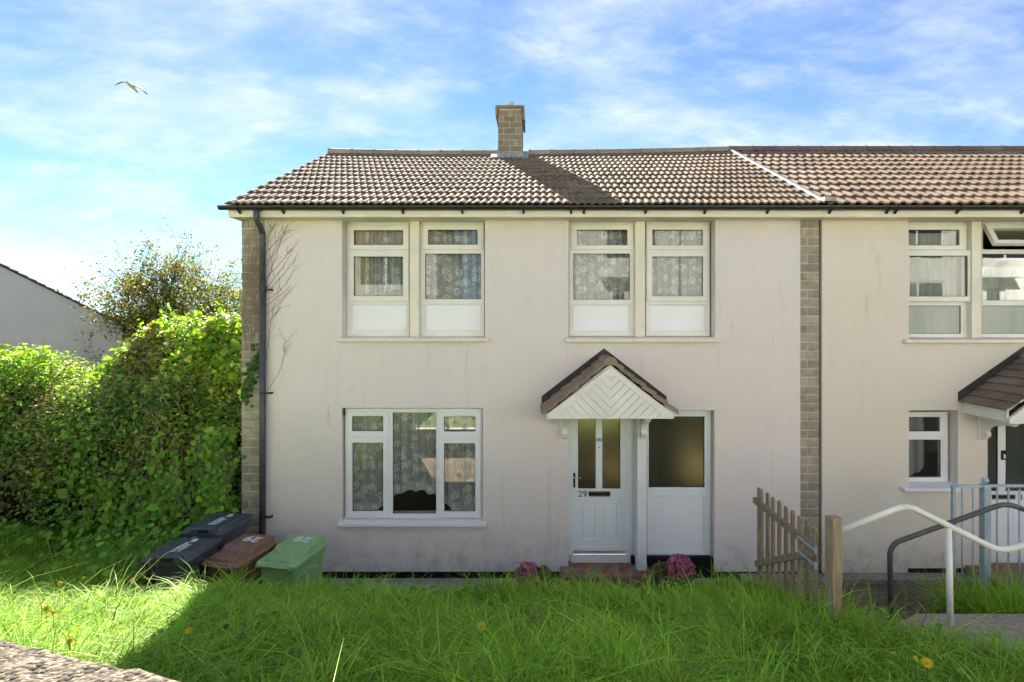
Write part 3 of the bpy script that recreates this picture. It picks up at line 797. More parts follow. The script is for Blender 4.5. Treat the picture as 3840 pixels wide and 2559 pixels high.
for v in (1087, 1475, 1940):
    z = vz(v, yd); x = ux(986, yd)
    c = MB(); c.tube([(x, yd, z-0.015), (x, yd, z+0.015)], 0.048, 14); c.box(x+0.04, x+0.115, yd-0.01, yd+0.01, z-0.012, z+0.012); c.box(x+0.095, x+0.115, yd-0.01, 0.0, z-0.012, z+0.012)
    c.build('pipe_clip', M['black_plastic'], pipe)

# ---- chimney
CHX0, CHX1, CHY0, CHY1, CHT = -0.79, -0.30, 3.29, 4.12, 8.03
ch = MB().box(CHX0+0.012, CHX1-0.012, CHY0+0.012, CHY1-0.012, 6.7, CHT).build('chimney', M['mortar'], house)
bricks_on(ch, CHX0, CHX1, 7.035, CHT, CHY0, 0.1205, [[0.23, 0.74], [0.49]], M['brick_ch'], 0.06, 0.013)
sb = MB()
for s, x in ((-1, CHX0), (1, CHX1)):
    k, z = 0, 7.035
    while z < CHT-0.05:
        yy = [CHY0+0.065] + ([CHY0+0.33] if k % 2 else [CHY0+0.2, CHY0+0.52]) + [CHY1]
        for a, b in zip(yy[:-1], yy[1:]):
            m = MB().box(min(x, x-s*0.05), max(x, x-s*0.05), a+0.006, b-0.006, z+0.006, z+0.1145); m.build('brick', M['brick_ch'], ch)
        z += 0.1205; k += 1
capm = MB().box(CHX0-0.045, CHX1+0.045, CHY0-0.05, CHY1+0.05, CHT, CHT+0.05)
capm.build('chimney_cap', M['brick_ch'], ch, 0.006)
cs = MB().prism_x([(CHY0+0.02, CHT-0.14), (CHY1, CHT-0.14), (CHY1+0.05, CHT-0.002), (CHY0-0.045, CHT-0.002)], CHX0-0.05, CHX0-0.006)
cs.build('side_corbel', M['brick_ch'], ch)
cs = MB().prism_x([(CHY0+0.02, CHT-0.22), (CHY1, CHT-0.22), (CHY1+0.05, CHT-0.002), (CHY0-0.045, CHT-0.002)], CHX1+0.006, CHX1+0.048)
cs.build('side_corbel', M['brick_ch'], ch)
cf = MB().prism([(CHX0-0.045, CHT-0.002), (CHX0-0.006, CHT-0.055), (CHX1+0.006, CHT-0.055), (CHX1+0.045, CHT-0.002)], CHY0-0.045, CHY0+0.0)
pc = (ux(1914, 3.5), 3.62, CHT+0.05)
pt_ = MB().lathe([(0.066, 0), (0.072, 0.05), (0.064, 0.07), (0.072, 0.10), (0.064, 0.12), (0.072, 0.15), (0.072, 0.17), (0.05, 0.19), (0.0, 0.195)], pc, 16).build('chimney_pot', M['mortar'], ch)
for k in range(9):
    q = 2*math.pi*k/9
    MB().box(-0.012, 0.012, -0.004, 0.004, -0.008, 0.008).build('vent_slot', M['black'], ch).matrix_basis = Matrix.Translation((pc[0]+0.067*math.cos(q), pc[1]+0.067*math.sin(q), pc[2]+0.11)) @ Matrix.Rotation(q+math.pi/2, 4, 'Z')
rp = roof_pt(0, 0, 0)
zb = EAVE_Z + (CHY0-EAVE_Y)*math.tan(PITCH) - 0.03
MB().prism_x([(CHY0-0.16, zb-0.055), (CHY0-0.02, zb+0.035), (CHY0-0.015, zb+0.11), (CHY0-0.006, zb+0.11), (CHY0-0.006, zb-0.03)], CHX0-0.02, CHX1+0.02).build('apron_flashing', M['lead'], ch, 0.006)
for s, x in ((-1, CHX0), (1, CHX1)):
    MB().box(min(x-s*0.03, x+s*0.012), max(x-s*0.03, x+s*0.012), CHY0-0.012, CHY0+0.3, zb-0.02, zb+0.21).build('step_flashing', M['lead'], ch, 0.004)
    MB().prism_x([(CHY0-0.17, zb-0.03), (CHY0+0.42, zb+0.26), (CHY0+0.42, zb+0.28), (CHY0-0.17, zb-0.01)], min(x, x+s*0.13), max(x, x+s*0.13)).build('side_flashing', M['lead'], ch, 0.004)

# ---- windows of the house
yA, sA = 0.185, 3.015
def za(*r): return Zr(r, 1250, 800, sA)
window(house, yA, za(150, 860, 90, 1392), [
    {'k': 'sash', 'o': za(180, 855, 135, 415), 'g': za(235, 792, 195, 362), 'vent': (1250+330/sA, 1250+700/sA, 800+160/sA)},
    {'k': 'sash', 'o': za(175, 855, 430, 995), 'g': za(235, 790, 493, 937)},
    {'k': 'panel', 'g': za(203, 832, 1030, 1335)}], M['upvc_old'])
window(house, yA, za(985, 1706, 90, 1392), [
    {'k': 'sash', 'o': za(1010, 1695, 130, 415), 'g': za(1072, 1632, 190, 358)},
    {'k': 'fixed', 'g': za(1037, 1670, 458, 972)},
    {'k': 'panel', 'g': za(1037, 1672, 1028, 1335)}], M['upvc_old'])
MB().box(ux(1536.5, .085), ux(1571, .085), 0.085, 0.26, vz(1264, 0.085), WALL_TOP-0.002).build('mullion_post', M['cream_paint'], house, 0.004)
sB = 3.016
def zb_(*r): return Zr(r, 2100, 800, sB)
window(house, yA, zb_(104, 842, 90, 1392), [
    {'k': 'sash', 'o': zb_(128, 828, 130, 415), 'g': zb_(192, 760, 190, 365)},
    {'k': 'fixed', 'g': zb_(150, 790, 458, 978)},
    {'k': 'panel', 'g': zb_(145, 790, 1035, 1340)}], M['upvc_old'])
window(house, yA, zb_(970, 1695, 90, 1392), [
    {'k': 'sash', 'o': zb_(978, 1675, 130, 415), 'g': zb_(1043, 1612, 190, 365), 'vent': (2100+1140/sB, 2100+1520/sB, 800+157/sB)},
    {'k': 'sash', 'o': zb_(978, 1675, 430, 1000), 'g': zb_(1040, 1614, 493, 940)},
    {'k': 'panel', 'g': zb_(1000, 1645, 1035, 1340)}], M['upvc_old'])
MB().box(ux(2382, .085), ux(2419, .085), 0.085, 0.26, vz(1264, 0.085), WALL_TOP-0.002).build('mullion_post', M['cream_paint'], house, 0.004)
def sill(par, u0, u1, v_top, h, proj, yb, mat, hang=0.0):
    z = vz(v_top, -proj)
    poly = [(-proj, z-h), (-proj, z), (-0.001, z+0.012), (yb, z+0.03), (yb, z-0.02), (-0.001, z-0.025), (-0.001, z-h)]
    x0, x1 = ux(u0, -proj), ux(u1, -proj)
    m = MB().prism_x([(-proj, z-h), (-proj, z), (-0.003, z+0.012), (-0.003, z-h)], x0, x1)
    return m, z
m, z = sill(house, 1265, 1831, 1269, 0.05, 0.07, 0.25, None); s_ = m.build('window_sill', M['cream_paint'], house, 0.006)
MB().prism_x([(-0.002, z+0.010), (-0.002, z-0.02), (0.26, z-0.02), (0.26, z+0.03)], A_hole[0]+.001, A_hole[1]-.001).build('sill_ledge', M['cream_paint'], s_)
m, z = sill(house, 2119, 2702, 1271, 0.05, 0.07, 0.25, None); s_ = m.build('window_sill', M['cream_paint'], house, 0.006)
MB().prism_x([(-0.002, z+0.010), (-0.002, z-0.02), (0.26, z-0.02), (0.26, z+0.03)], B_hole[0]+.001, B_hole[1]-.001).build('sill_ledge', M['cream_paint'], s_)

yC, sC = 0.075, 2.613
def zc(*r): return Zr(r, 1200, 1450, sC)
window(house, yC, zc(246, 1590, 214, 1294), [
    {'k': 'sash', 'o': zc(268, 672, 240, 489), 'g': zc(318, 622, 290, 437), 'vent': (1200+383/sC, 1200+550/sC, 1450+268/sC)},
    {'k': 'sash', 'o': zc(268, 672, 503, 1280), 'g': zc(320, 622, 550, 1220)},
    {'k': 'fixed', 'g': zc(712, 1138, 257, 1247)},
    {'k': 'sash', 'o': zc(1165, 1575, 245, 495), 'g': zc(1217, 1525, 293, 440), 'vent': (1200+1285/sC, 1200+1455/sC, 1450+272/sC)},
    {'k': 'sash', 'o': zc(1165, 1575, 507, 1280), 'g': zc(1217, 1522, 555, 1222)}], M['upvc'])
m, z = sill(house, 1263, 1825, 1965, 0.045, 0.085, 0.1, None); s_ = m.build('window_sill', M['upvc'], house, 0.006)
MB().prism_x([(-0.002, z+0.010), (-0.002, z-0.02), (0.15, z-0.02), (0.15, z+0.045)], C_hole[0]+.001, C_hole[1]-.001).build('sill_ledge', M['upvc'], s_)
MB().box(C_hole[0], C_hole[1], 0.15, 0.34, z-0.01, z+0.05).build('inner_sill', M['upvc'], house)
# screed gap beside the lower window and stain mark
MB().box(ux(1290, .05), ux(1293.5, .05), 0.03, 0.06, vz(1559), vz(1533)).build('sealant_gap', M['black'], house)

# ---- door, side light and post
yD, sD = 0.15, 1.5675
def zd(*r): return Zr(r, 1950, 1250, sD)
df = rect(zd(283, 662, 440, 1352), yD)
dl = rect(zd(310, 625, 470, 1292), yD)
door_frame = MB().plate((df[0], df[1], df[2], df[3]), [(dl[0]+0.006, dl[1]-0.006, rect(zd(0, 1, 0, 1300), yD)[2], dl[3]-0.006)], yD, yD+0.07).build('door_frame', M['door'], house, 0.005)
g1, g2 = rect(zd(342, 445, 495, 915), yD), rect(zd(485, 590, 495, 915), yD)
pn = [rect(zd(363, 442, 1005, 1210), yD), rect(zd(488, 570, 1005, 1210), yD)]
big = rect(zd(340, 592, 965, 1258), yD)
door = MB().plate(dl, [g1, g2, big], yD+0.012, yD+0.055).build('front_door', M['door'], house, 0.006)
door['label'] = 'pale front door numbered 29 with two obscured glass panes'
MB().plate((big[0]-.001, big[1]+.001, big[2]-.001, big[3]+.001), pn, yD+0.022, yD+0.05).build('lower_panel', M['door'], door, 0.006)
for q in pn: MB().box(q[0]+0.014, q[1]-0.014, yD+0.017, yD+0.05, q[2]+0.014, q[3]-0.014).build('raised_panel', M['door'], door, 0.010, seg=3)
for q in pn: MB().box(q[0]-0.002, q[1]+0.002, yD+0.034, yD+0.05, q[2]-0.002, q[3]+0.002).build('panel_recess', M['door'], door)
for q in (g1, g2): MB().box(q[0]-0.004, q[1]+0.004, yD+0.028, yD+0.036, q[2]-0.004, q[3]+0.004).build('pane', M['obscure'], door)
for q in (g1, g2):
    MB().plate((q[0]-.001, q[1]+.001, q[2]-.001, q[3]+.001), [(q[0]+.006, q[1]-.006, q[2]+.006, q[3]-.006)], yD+0.02, yD+0.029).build('gasket', M['black'], door)
lb = rect(zd(403, 531, 930, 960), yD)
l_ = MB().plate(lb, [(lb[0]+0.012, lb[1]-0.012, lb[2]+0.016, lb[3]-0.022)], yD-0.004, yD+0.0125).build('letterbox', M['brass'], door, 0.004)
MB().box(lb[0]+0.01, lb[1]-0.01, yD+0.003, yD+0.011, lb[2]+0.01, lb[3]-0.018).build('letterbox_flap', M['black'], door)
hp = rect(zd(313, 325, 822, 908), yD)
hd = MB().box(hp[0], hp[1], yD-0.001, yD+0.0125, hp[2], hp[3]).build('door_handle', M['black'], door, 0.005)
zl = vz(1250+846/sD, yD)
MB().tube(fillet([(hp[0]+0.012, yD, zl), (hp[0]+0.012, yD-0.05, zl), (hp[0]+0.12, yD-0.052, zl)], 0.02), 0.009, 10).build('handle_lever', M['chrome'], door, 0, True)
kn = rect(zd(449, 483, 618, 638), yD)
MB().box(kn[0], kn[1], yD+0.002, yD+0.0125, kn[2], kn[3]).build('knocker_plate', M['zinc'], door, 0.003)
for v in (622, 672):
    p = rect(zd(463, 467, v-3, v+3), yD)
    MB().tube([((p[0]+p[1])/2, yD-0.002, (p[2]+p[3])/2), ((p[0]+p[1])/2, yD+0.013, (p[2]+p[3])/2)], 0.009, 10).build('spyhole', M['num'], door)
wb = rect(zd(312, 622, 1279, 1297), yD)
MB().prism_x([(yD-0.035, wb[2]), (yD-0.03, wb[2]+0.012), (yD+0.0115, wb[3]), (yD+0.0115, wb[2])], wb[0], wb[1]).build('weather_bar', M['chrome'], door, 0.002)
th = rect(zd(297, 650, 1302, 1352), yD-0.02)
MB().box(th[0], th[1], yD-0.025, yD-0.001, th[2], th[3]).build('threshold', M['upvc'], house, 0.004)
MB().box(df[0]-0.02, df[1]+0.02, yD-0.0005, yD+0.10, 0.05, df[2]+0.03).build('threshold_base', M['damp'], house)

def text_mesh(txt, size, depth=0.003, bold=0.0, align='CENTER'):
    cu = bpy.data.curves.new('t', 'FONT'); cu.body = txt; cu.size = size; cu.extrude = depth; cu.offset = bold; cu.align_x = align; cu.resolution_u = 4
    o = bpy.data.objects.new('t', cu); COL.objects.link(o)
    dg = bpy.context.evaluated_depsgraph_get()
    me = bpy.data.meshes.new_from_object(o.evaluated_get(dg)); bpy.data.objects.remove(o); bpy.data.curves.remove(cu)
    me.name = 'lettering'; return me
def wall_text(par, txt, u0, u1, v0, v1, y, mat, ox, oy, s, bold=0.0):
    r = rect(Zr((u0, u1, v0, v1), ox, oy, s), y)
    h = r[3]-r[2]
    me = text_mesh(txt, h/0.70, 0.003, bold)
    xs = [v.co.x for v in me.vertices]; w = max(xs)-min(xs); fx = (r[1]-r[0])/w
    me.transform(Matrix.Translation(((r[0]+r[1])/2, y, r[2])) @ Matrix.Diagonal((fx, 1, 1, 1)) @ Matrix.Rotation(rad(90), 4, 'X') @ Matrix.Translation((-(max(xs)+min(xs))/2, 0, 0)))
    return obj('house_number', me, mat, par)
wall_text(door, '29', 343, 393, 925, 961, yD+0.010, M['num'], 1950, 1250, sD, 0.0)

# structural post between the door and the side light
yP = -0.14
pr = rect(zd(690, 745, 500, 1410), yP)
MB().box(pr[0], pr[1], yP, 0.30, pr[2], 2.56).build('door_post', M['postpaint'], house, 0.005)
MB().box(df[1]+0.001, pr[0]-0.001, yD+0.002, yD+0.12, df[2], 2.43).build('door_frame_cover', M['door'], house, 0.004)
yS = 0.14
window(house, yS, zd(748, 1122, 452, 1366), [
    {'k': 'fixed', 'g': zd(757, 1085, 490, 907), 'glass': M['obscure']},
    {'k': 'panel', 'g': zd(757, 1086, 957, 1290)}], M['door'], 'side_light')
sl = rect(zd(748, 1122, 1328, 1366), yS)
MB().box(sl[0], sl[1], yS-0.02, yS-0.001, sl[2]-0.005, sl[3]).build('side_light_base', M['upvc'], house, 0.004)
# step
zst = 0.195
MB().prism([(ux(2103, -.33), zst-0.30), (ux(2103, -.33), zst-0.02), (ux(2110, -.3), zst), (ux(2450, -.33), zst), (ux(2452, -.33), zst-0.3)], -0.34, yD-0.002).build('door_step', M['step'], house, 0.012)
MB().box(-4.3, 2.88, -1.66, 0.03, -0.3, 0.015).build('house_apron', M['bounce_apron'], None, 0.01)  # unseen strip, widened and paled to bounce skylight onto door and lower wall
bpy.data.objects['house_apron']['kind'] = 'structure'

# ---- door canopies
def clip_poly(poly, a, b, c):                                  # keep a*x+b*z <= c
    out = []
    for i in range(len(poly)):
        p, q = poly[i], poly[(i+1) % len(poly)]
        dp, dq = a*p[0]+b*p[1]-c, a*q[0]+b*q[1]-c
        if dp <= 0: out.append(p)
        if dp*dq < 0:
            t = dp/(dp-dq); out.append((p[0]+(q[0]-p[0])*t, p[1]+(q[1]-p[1])*t))
    return out
def ray_hit(c, ang, poly):
    d = (math.cos(ang), math.sin(ang)); best = None
    for i in range(len(poly)):
        p, q = poly[i], poly[(i+1) % len(poly)]
        ex, ez = q[0]-p[0], q[1]-p[1]; den = d[0]*ez - d[1]*ex
        if abs(den) < 1e-9: continue
        t = ((p[0]-c[0])*ez - (p[1]-c[1])*ex)/den; u = ((p[0]-c[0])*d[1] - (p[1]-c[1])*d[0])/den
        if t > 0 and -1e-6 <= u <= 1+1e-6 and (best is None or t < best): best = t
    return (c[0]+d[0]*best, c[1]+d[1]*best)
def canopy(par, xc, yfr, z_eave, half, rise, style, zbot):
    tm, ncourse = (M['canopy_tile'], 6) if style == 'roll' else (M['slate'], 7)
    ang = math.atan2(rise, half); sl_ = math.hypot(rise, half)
    root = MB().prism([(xc-half+0.05, z_eave+0.005), (xc, z_eave+rise-0.04), (xc+half-0.05, z_eave+0.005), (xc+half-0.05, z_eave-0.02), (xc, z_eave+rise-0.09), (xc-half+0.05, z_eave-0.02)], yfr+0.05, 0.0).build('door_canopy', M['upvc'], par)
    gauge = sl_/ncourse
    if style == 'roll':
        w = 0.20; n = 4; w = (-yfr+0.02)/n
        me = tile_mesh(w, gauge+0.05, 1, 0.06, 0.05, 0.03, 0.022)
    else:
        n = 3; w = (-yfr+0.02)/n
        me = MB().box(0.002, w-0.002, 0, gauge+0.05, -0.016, 0.004).mesh('tile')
    me.materials.append(tm)
    for s in (-1, 1):
        for c in range(ncourse):
            for k in range(n):
                t = c*gauge - 0.02
                up = Vector((-s*math.cos(ang), 0, math.sin(ang))); nn = Vector((s*math.sin(ang), 0, math.cos(ang))); ax = up.cross(nn)
                y0 = yfr-0.02 + (k*w if ax.y > 0 else (k+1)*w)
                off = 0.0
                o0 = Vector((xc + s*half, y0, z_eave)) + up*t + nn*(0.032+random.uniform(-.002, .002))
                o = bpy.data.objects.new('tile', me); COL.objects.link(o); o.parent = root
                b = Matrix((ax, up, nn)).transposed().to_4x4()
                o.matrix_basis = Matrix.Translation(o0) @ b @ Matrix.Rotation(-0.022/gauge, 4, 'X')
    for k in range(2):
        y0 = yfr-0.025 + k*(-yfr+0.02)/2; y1 = y0 + (-yfr+0.02)/2
        rings = [[(xc+math.cos(q)*rr*1.1, y, z_eave+rise-0.022+math.sin(q)*rr) for q in np.linspace(-0.25, math.pi+0.25, 9)] for y, rr in ((y0, 0.085), (y0+0.03, 0.085), (y0+0.031, 0.078), (y1, 0.078))]
        MB().loft(rings).build('ridge_tile', tm, root)
    # flashing against the wall
    th_ = 0.105/math.cos(ang)
    fl = [(xc-half-0.03, z_eave+0.01), (xc, z_eave+rise+0.01), (xc+half+0.03, z_eave+0.01), (xc+half+0.03, z_eave+0.01+th_), (xc, z_eave+rise+0.01+th_), (xc-half-0.03, z_eave+0.01+th_)]
    m_ = MB()
    for s in (0, 1):
        q = [fl[0], fl[1], fl[4], fl[5]] if s == 0 else [fl[1], fl[2], fl[3], fl[4]]
        m_.prism(q, -0.020, -0.001)
    m_.build('flashing', M['dark_lead'], root)
    # white gable: barge frame with rounded inner edge, boards inside
    apex = z_eave+rise-0.075
    outer = [(xc-half+0.035, zbot), (xc+half-0.035, zbot), (xc+half-0.035, zbot+0.06), (xc, apex), (xc-half+0.035, zbot+0.06)]
    in_h = half*0.765; in_top = zbot + (apex-zbot)*0.84
    inner = [(xc-in_h, zbot+0.006), (xc+in_h, zbot+0.006)]
    rise_i = in_top-zbot
    for q in np.linspace(-0.95, 0.95, 9):                     # rounded crown
        pass
    side_top = 0.24
    def on_side(sg, t): return (xc+sg*in_h*(1-t), zbot+0.075+(rise_i-0.035)*t)
    P0, P1 = on_side(1, 0.80), on_side(-1, 0.80); top = (xc, zbot+rise_i+0.06)
    inner += [on_side(1, 0.0)] + [((1-t)**2*P0[0]+2*t*(1-t)*top[0]+t*t*P1[0], (1-t)**2*P0[1]+2*t*(1-t)*top[1]+t*t*P1[1]) for t in np.linspace(0, 1, 9)] + [on_side(-1, 0.0)]
    c0 = (xc, zbot+0.2)
    angs = sorted(set(list(np.linspace(0, 2*math.pi, 72, endpoint=False)) + [math.atan2(p[1]-c0[1], p[0]-c0[0]) % (2*math.pi) for p in outer+inner]))
    ro, ri = [ray_hit(c0, a_, outer) for a_ in angs], [ray_hit(c0, a_, inner) for a_ in angs]
    n_ = len(angs); vs = [(x, yfr, z) for x, z in ro] + [(x, yfr, z) for x, z in ri] + [(x, yfr+0.03, z) for x, z in ro] + [(x, yfr+0.03, z) for x, z in ri]
    fs = []
    for i in range(n_):
        j = (i+1) % n_
        fs += [(i, j, n_+j, n_+i), (2*n_+i, 3*n_+i, 3*n_+j, 2*n_+j), (i, 2*n_+i, 2*n_+j, j), (n_+i, n_+j, 3*n_+j, 3*n_+i)]
    r_ = MB(); r_.add(vs, fs); r_.build('bargeboard', M['upvc_old'], root)
    MB().prism(outer, yfr+0.0301, yfr+0.05).build('gable_back', M['upvc_old'], root)
    # diagonal boards, meeting in a chevron on the centre line
    bw, k45 = 0.086, math.sqrt(0.5)
    for s in (-1, 1):
        halfp = clip_poly(inner, s*-1.0, 0, -s*xc)             # keep s*(x-xc) >= 0
        for i in range(-2, 26):
            lo = zbot*k45 - s*xc*k45*0 + (i*bw)
            # boards run along (s,1): coordinate across = (z - s*(x-xc))*k45
            a_, b_ = -s*k45, k45
            base = -s*xc*k45
            c_lo, c_hi = (zbot-1.2)*k45 + base + i*bw, (zbot-1.2)*k45 + base + (i+1)*bw
            p_ = clip_poly(clip_poly(halfp, a_, b_, c_hi-0.002), -a_, -b_, -(c_lo+0.002))
            if len(p_) >= 3:
                ar = 0.5*abs(sum(p_[q][0]*p_[(q+1) % len(p_)][1]-p_[(q+1) % len(p_)][0]*p_[q][1] for q in range(len(p_))))
                if ar > 0.0006: MB().prism(p_, yfr+0.010+random.uniform(0, 0.002), yfr+0.029).build('board', M['upvc_old'], root, 0.002, seg=1)
    MB().box(xc-half+0.04, xc+half-0.04, yfr+0.051, -0.001, zbot+0.01, zbot+0.03).build('canopy_soffit', M['upvc_old'], root)
    for s in (-1, 1):
        x = xc+s*(half-0.045)
        MB().box(min(x, x-s*0.02), max(x, x-s*0.02), yfr+0.051, -0.001, zbot+0.031, z_eave+0.004).build('side_fascia', M['upvc_old'], root)
    return root
def gallows(par, x0, x1, ztop, zbot_, proj, yb):
    pts = [(yb, ztop), (yb-proj, ztop), (yb-proj, ztop-0.055), (yb-proj+0.03, ztop-0.075)]
    for q in np.linspace(0, math.pi/2, 8):
        pts.append((yb-0.115-(proj-0.15)*(1-math.sin(q)), zbot_+0.13+(ztop-0.09-zbot_-0.13)*math.cos(q)))
    pts += [(yb-0.14, zbot_+0.10), (yb-0.13, zbot_+0.06), (yb-0.09, zbot_+0.045), (yb-0.075, zbot_+0.015), (yb-0.04, zbot_), (yb, zbot_)]
    w = (x1-x0)*0.22
    b_ = MB().prism_x(pts, x0+w, x1-w).build('bracket', M['upvc_old'], par, 0.004)
    MB().box(x0, x1, yb-0.022, yb-0.0005, zbot_-0.012, ztop-0.001).build('bracket_plate', M['upvc_old'], par, 0.004)
can = canopy(house, 0.965, -0.73, 2.505, 0.87, 0.69, 'roll', vz(1571, -0.73))
zt_ = vz(1571, -0.73)+0.008
gallows(can, ux(2098, -.02), ux(2136, -.02), zt_, vz(1644, 0), 0.5, 0.0)
gallows(can, pr[0]-0.002, pr[1]+0.012, zt_, vz(1645, -.15), 0.42, yP)
can_n = canopy(neigh, 7.02, -0.83, vz(1540, -0.83), 0.92, 0.66, 'slate', vz(1590, -0.83))
gallows(can_n, ux(3686, 0)-0.07, ux(3686, 0)+0.04, vz(1590, -0.83)+0.008, vz(1648, 0), 0.62, 0.0)

# ---- neighbour's windows and door
yN, sN = 0.185, 1.96
def zn(*r): return Zr(r, 2640, 500, sN)
window(neigh, yN, (3380, 3628, 832, 1266), [
    {'k': 'sash', 'o': (3384, 3622, 843, 938), 'g': (3400, 3595, 863, 921), 'vent': (3442, 3572, 852)},
    {'k': 'sash', 'o': (3384, 3640, 941, 1132), 'h': (3392, 3620, 946, 1128), 'g': (3400, 3617, 962, 1113), 'out': 0.05},
    {'k': 'fixed', 'g': (3385, 3604, 1147, 1252), 'glass': M['frosted']}], M['upvc_old'])
window(neigh, yN, (3682, 3940, 832, 1266), [
    {'k': 'sash', 'o': (3685, 3925, 843, 938), 'g': (3705, 3905, 863, 921), 'open': rad(32)},
    {'k': 'fixed', 'g': (3684, 3920, 953, 1127)},
    {'k': 'fixed', 'g': (3684, 3920, 1147, 1252), 'glass': M['frosted']}], M['upvc_old'])
MB().box(ux(3645, .085), ux(3681, .085), 0.085, 0.26, vz(1268, 0.085), WALL_TOP-0.002).build('mullion_post', M['cream_paint'], neigh, 0.004)
m, z = sill(neigh, 3398, 3975, 1274, 0.05, 0.07, 0.25, None); s_ = m.build('window_sill', M['cream_paint'], neigh, 0.006)
MB().prism_x([(-0.002, z+0.010), (-0.002, z-0.02), (0.26, z-0.02), (0.26, z+0.03)], N1_hole[0]+.001, N1_hole[1]-.001).build('sill_ledge', M['cream_paint'], s_)
yN2, s6 = 0.16, 1.3636
def z6(*r): return Zr(r, 2740, 1250, s6)
window(neigh, yN2, z6(870, 1112, 402, 772), [
    {'k': 'sash', 'o': z6(876, 1098, 408, 528), 'g': z6(890, 1067, 428, 502)},
    {'k': 'fixed', 'g': z6(885, 1075, 545, 738)}], M['upvc'])
m, z = sill(neigh, 3393, 3616, 1833, 0.045, 0.085, 0.1, None); s_ = m.build('window_sill', M['upvc'], neigh, 0.006)
MB().prism_x([(-0.002, z+0.010), (-0.002, z-0.02), (0.23, z-0.02), (0.23, z+0.05)], N2_hole[0]+.001, N2_hole[1]-.001).build('sill_ledge', M['upvc'], s_)
yND = 0.13
nf = (ux(3690, yND), ux(3972, yND), vz(2135, yND), vz(1560, yND))
nd = rect((3700, 3955, 1575, 2120), yND)
MB().plate(nf, [(nd[0]+.006, nd[1]-.006, nd[2]-.2, nd[3]-.006)], yND, yND+0.07).build('door_frame', M['door'], neigh, 0.005)
k1, k2 = rect((3700, 3745, 1585, 1843), yND), rect((3774, 3850, 1585, 1843), yND)
ndoor = MB().plate(nd, [k1, k2], yND+0.012, yND+0.055).build('front_door', M['panel'], neigh, 0.006)
for q in (k1, k2):
    MB().box(q[0]-.004, q[1]+.004, yND+.028, yND+.036, q[2]-.004, q[3]+.004).build('pane', M['obscure_n'], ndoor)
    MB().plate((q[0]-.001, q[1]+.001, q[2]-.001, q[3]+.001), [(q[0]+.012, q[1]-.012, q[2]+.008, q[3]-.008)], yND+.018, yND+.029).build('gasket', M['black'], ndoor)
kb = rect((3756, 3772, 1690, 1725), yND)
kb_ = MB().box(kb[0], kb[1], yND-0.012, yND+0.0125, kb[2], kb[3]).build('knocker', M['black'], ndoor, 0.004)
MB().box(kb[0]+.015, kb[1]-.015, yND-0.02, yND-0.011, kb[2]+.02, kb[3]-.05).build('knocker_ring', M['white_print'], ndoor, 0.004)
lb = rect((3722, 3807, 1856, 1873), yND)
MB().plate(lb, [(lb[0]+.01, lb[1]-.01, lb[2]+.018, lb[3]-.018)], yND-.004, yND+.0125).build('letterbox', M['brass'], ndoor, 0.004)
MB().box(lb[0]+.008, lb[1]-.008, yND+.003, yND+.011, lb[2]+.014, lb[3]-.014).build('letterbox_flap', M['black'], ndoor)
wall_text(ndoor, '31', 3822, 3846, 1855, 1876, yND+0.010, M['num'], 0, 0, 1.0)
for r_ in ((3712, 3790, 1900, 1990), (3800, 3880, 1900, 1990), (3712, 3880, 2010, 2080)):
    q = rect(r_, yND); MB().box(q[0], q[1], yND+.007, yND+.02, q[2], q[3]).build('raised_panel', M['panel'], ndoor, 0.008)
q = rect((3700, 3935, 2121, 2150), yND); MB().box(q[0], q[1], yND-0.03, yND-0.001, 0.05, q[3]).build('threshold', M['upvc'], neigh, 0.004)
MB().box(ux(3700, -.4), 8.2, -0.75, yND-0.031, -0.1, 0.21).build('door_step', M['step'], neigh, 0.012)

# ------------------------------------------------------------------ path, street wall, street
sl_p = [(ux(3430, -3.1), -3.1), (5.2, -3.12), (9.5, -3.2), (9.5, -7.4), (5.6, -7.4), (lawn_edge(-5.2)-0.15, -5.2), (lawn_edge(-4.3)-0.1, -4.3), (lawn_edge(-3.6)-0.05, -3.6)]
n_ = len(sl_p)
ms = MB(); ms.add([(x, y, 1.08+max(0, 0.20*(-3.1-y))) for x, y in sl_p] + [(x, y, 0.3) for x, y in sl_p],
                  [tuple(range(n_)), tuple(range(2*n_-1, n_-1, -1))] + [(i, i+n_, (i+1) % n_+n_, (i+1) % n_) for i in range(n_)])
so = ms.build('concrete_path', M['concrete'], None, 0.012); so['kind'] = 'structure'
pv, pf = [], []
pxs, pys = np.linspace(2.2, 9.0, 35), np.linspace(-3.05, -0.15, 18)
for y in pys:
    for x in pxs: pv.append((x, y, ground_h(x, y)+0.012 + 0.01*math.sin(x*7+y*5)))
for j in range(len(pys)-1):
    for i in range(len(pxs)-1):
        if pxs[i] > lawn_edge(pys[j])+0.12: pf.append((j*35+i, j*35+i+1, (j+1)*35+i+1, (j+1)*35+i))
mp_ = MB(); mp_.add(pv, pf); po = mp_.build('mossy_path', M['dirtpath'], None, 0, True); po['kind'] = 'structure'
ka = MB().box(4.1, 8.6, -0.19, 0.03, -0.3, 0.095).build('neighbour_apron', M['kerb'], None, 0.012); ka['kind'] = 'structure'
ka2 = MB().box(2.9, 4.098, -0.19, 0.03, -0.3, 0.085).build('apron_joint', M['kerb'], None, 0.012); ka2['kind'] = 'structure'

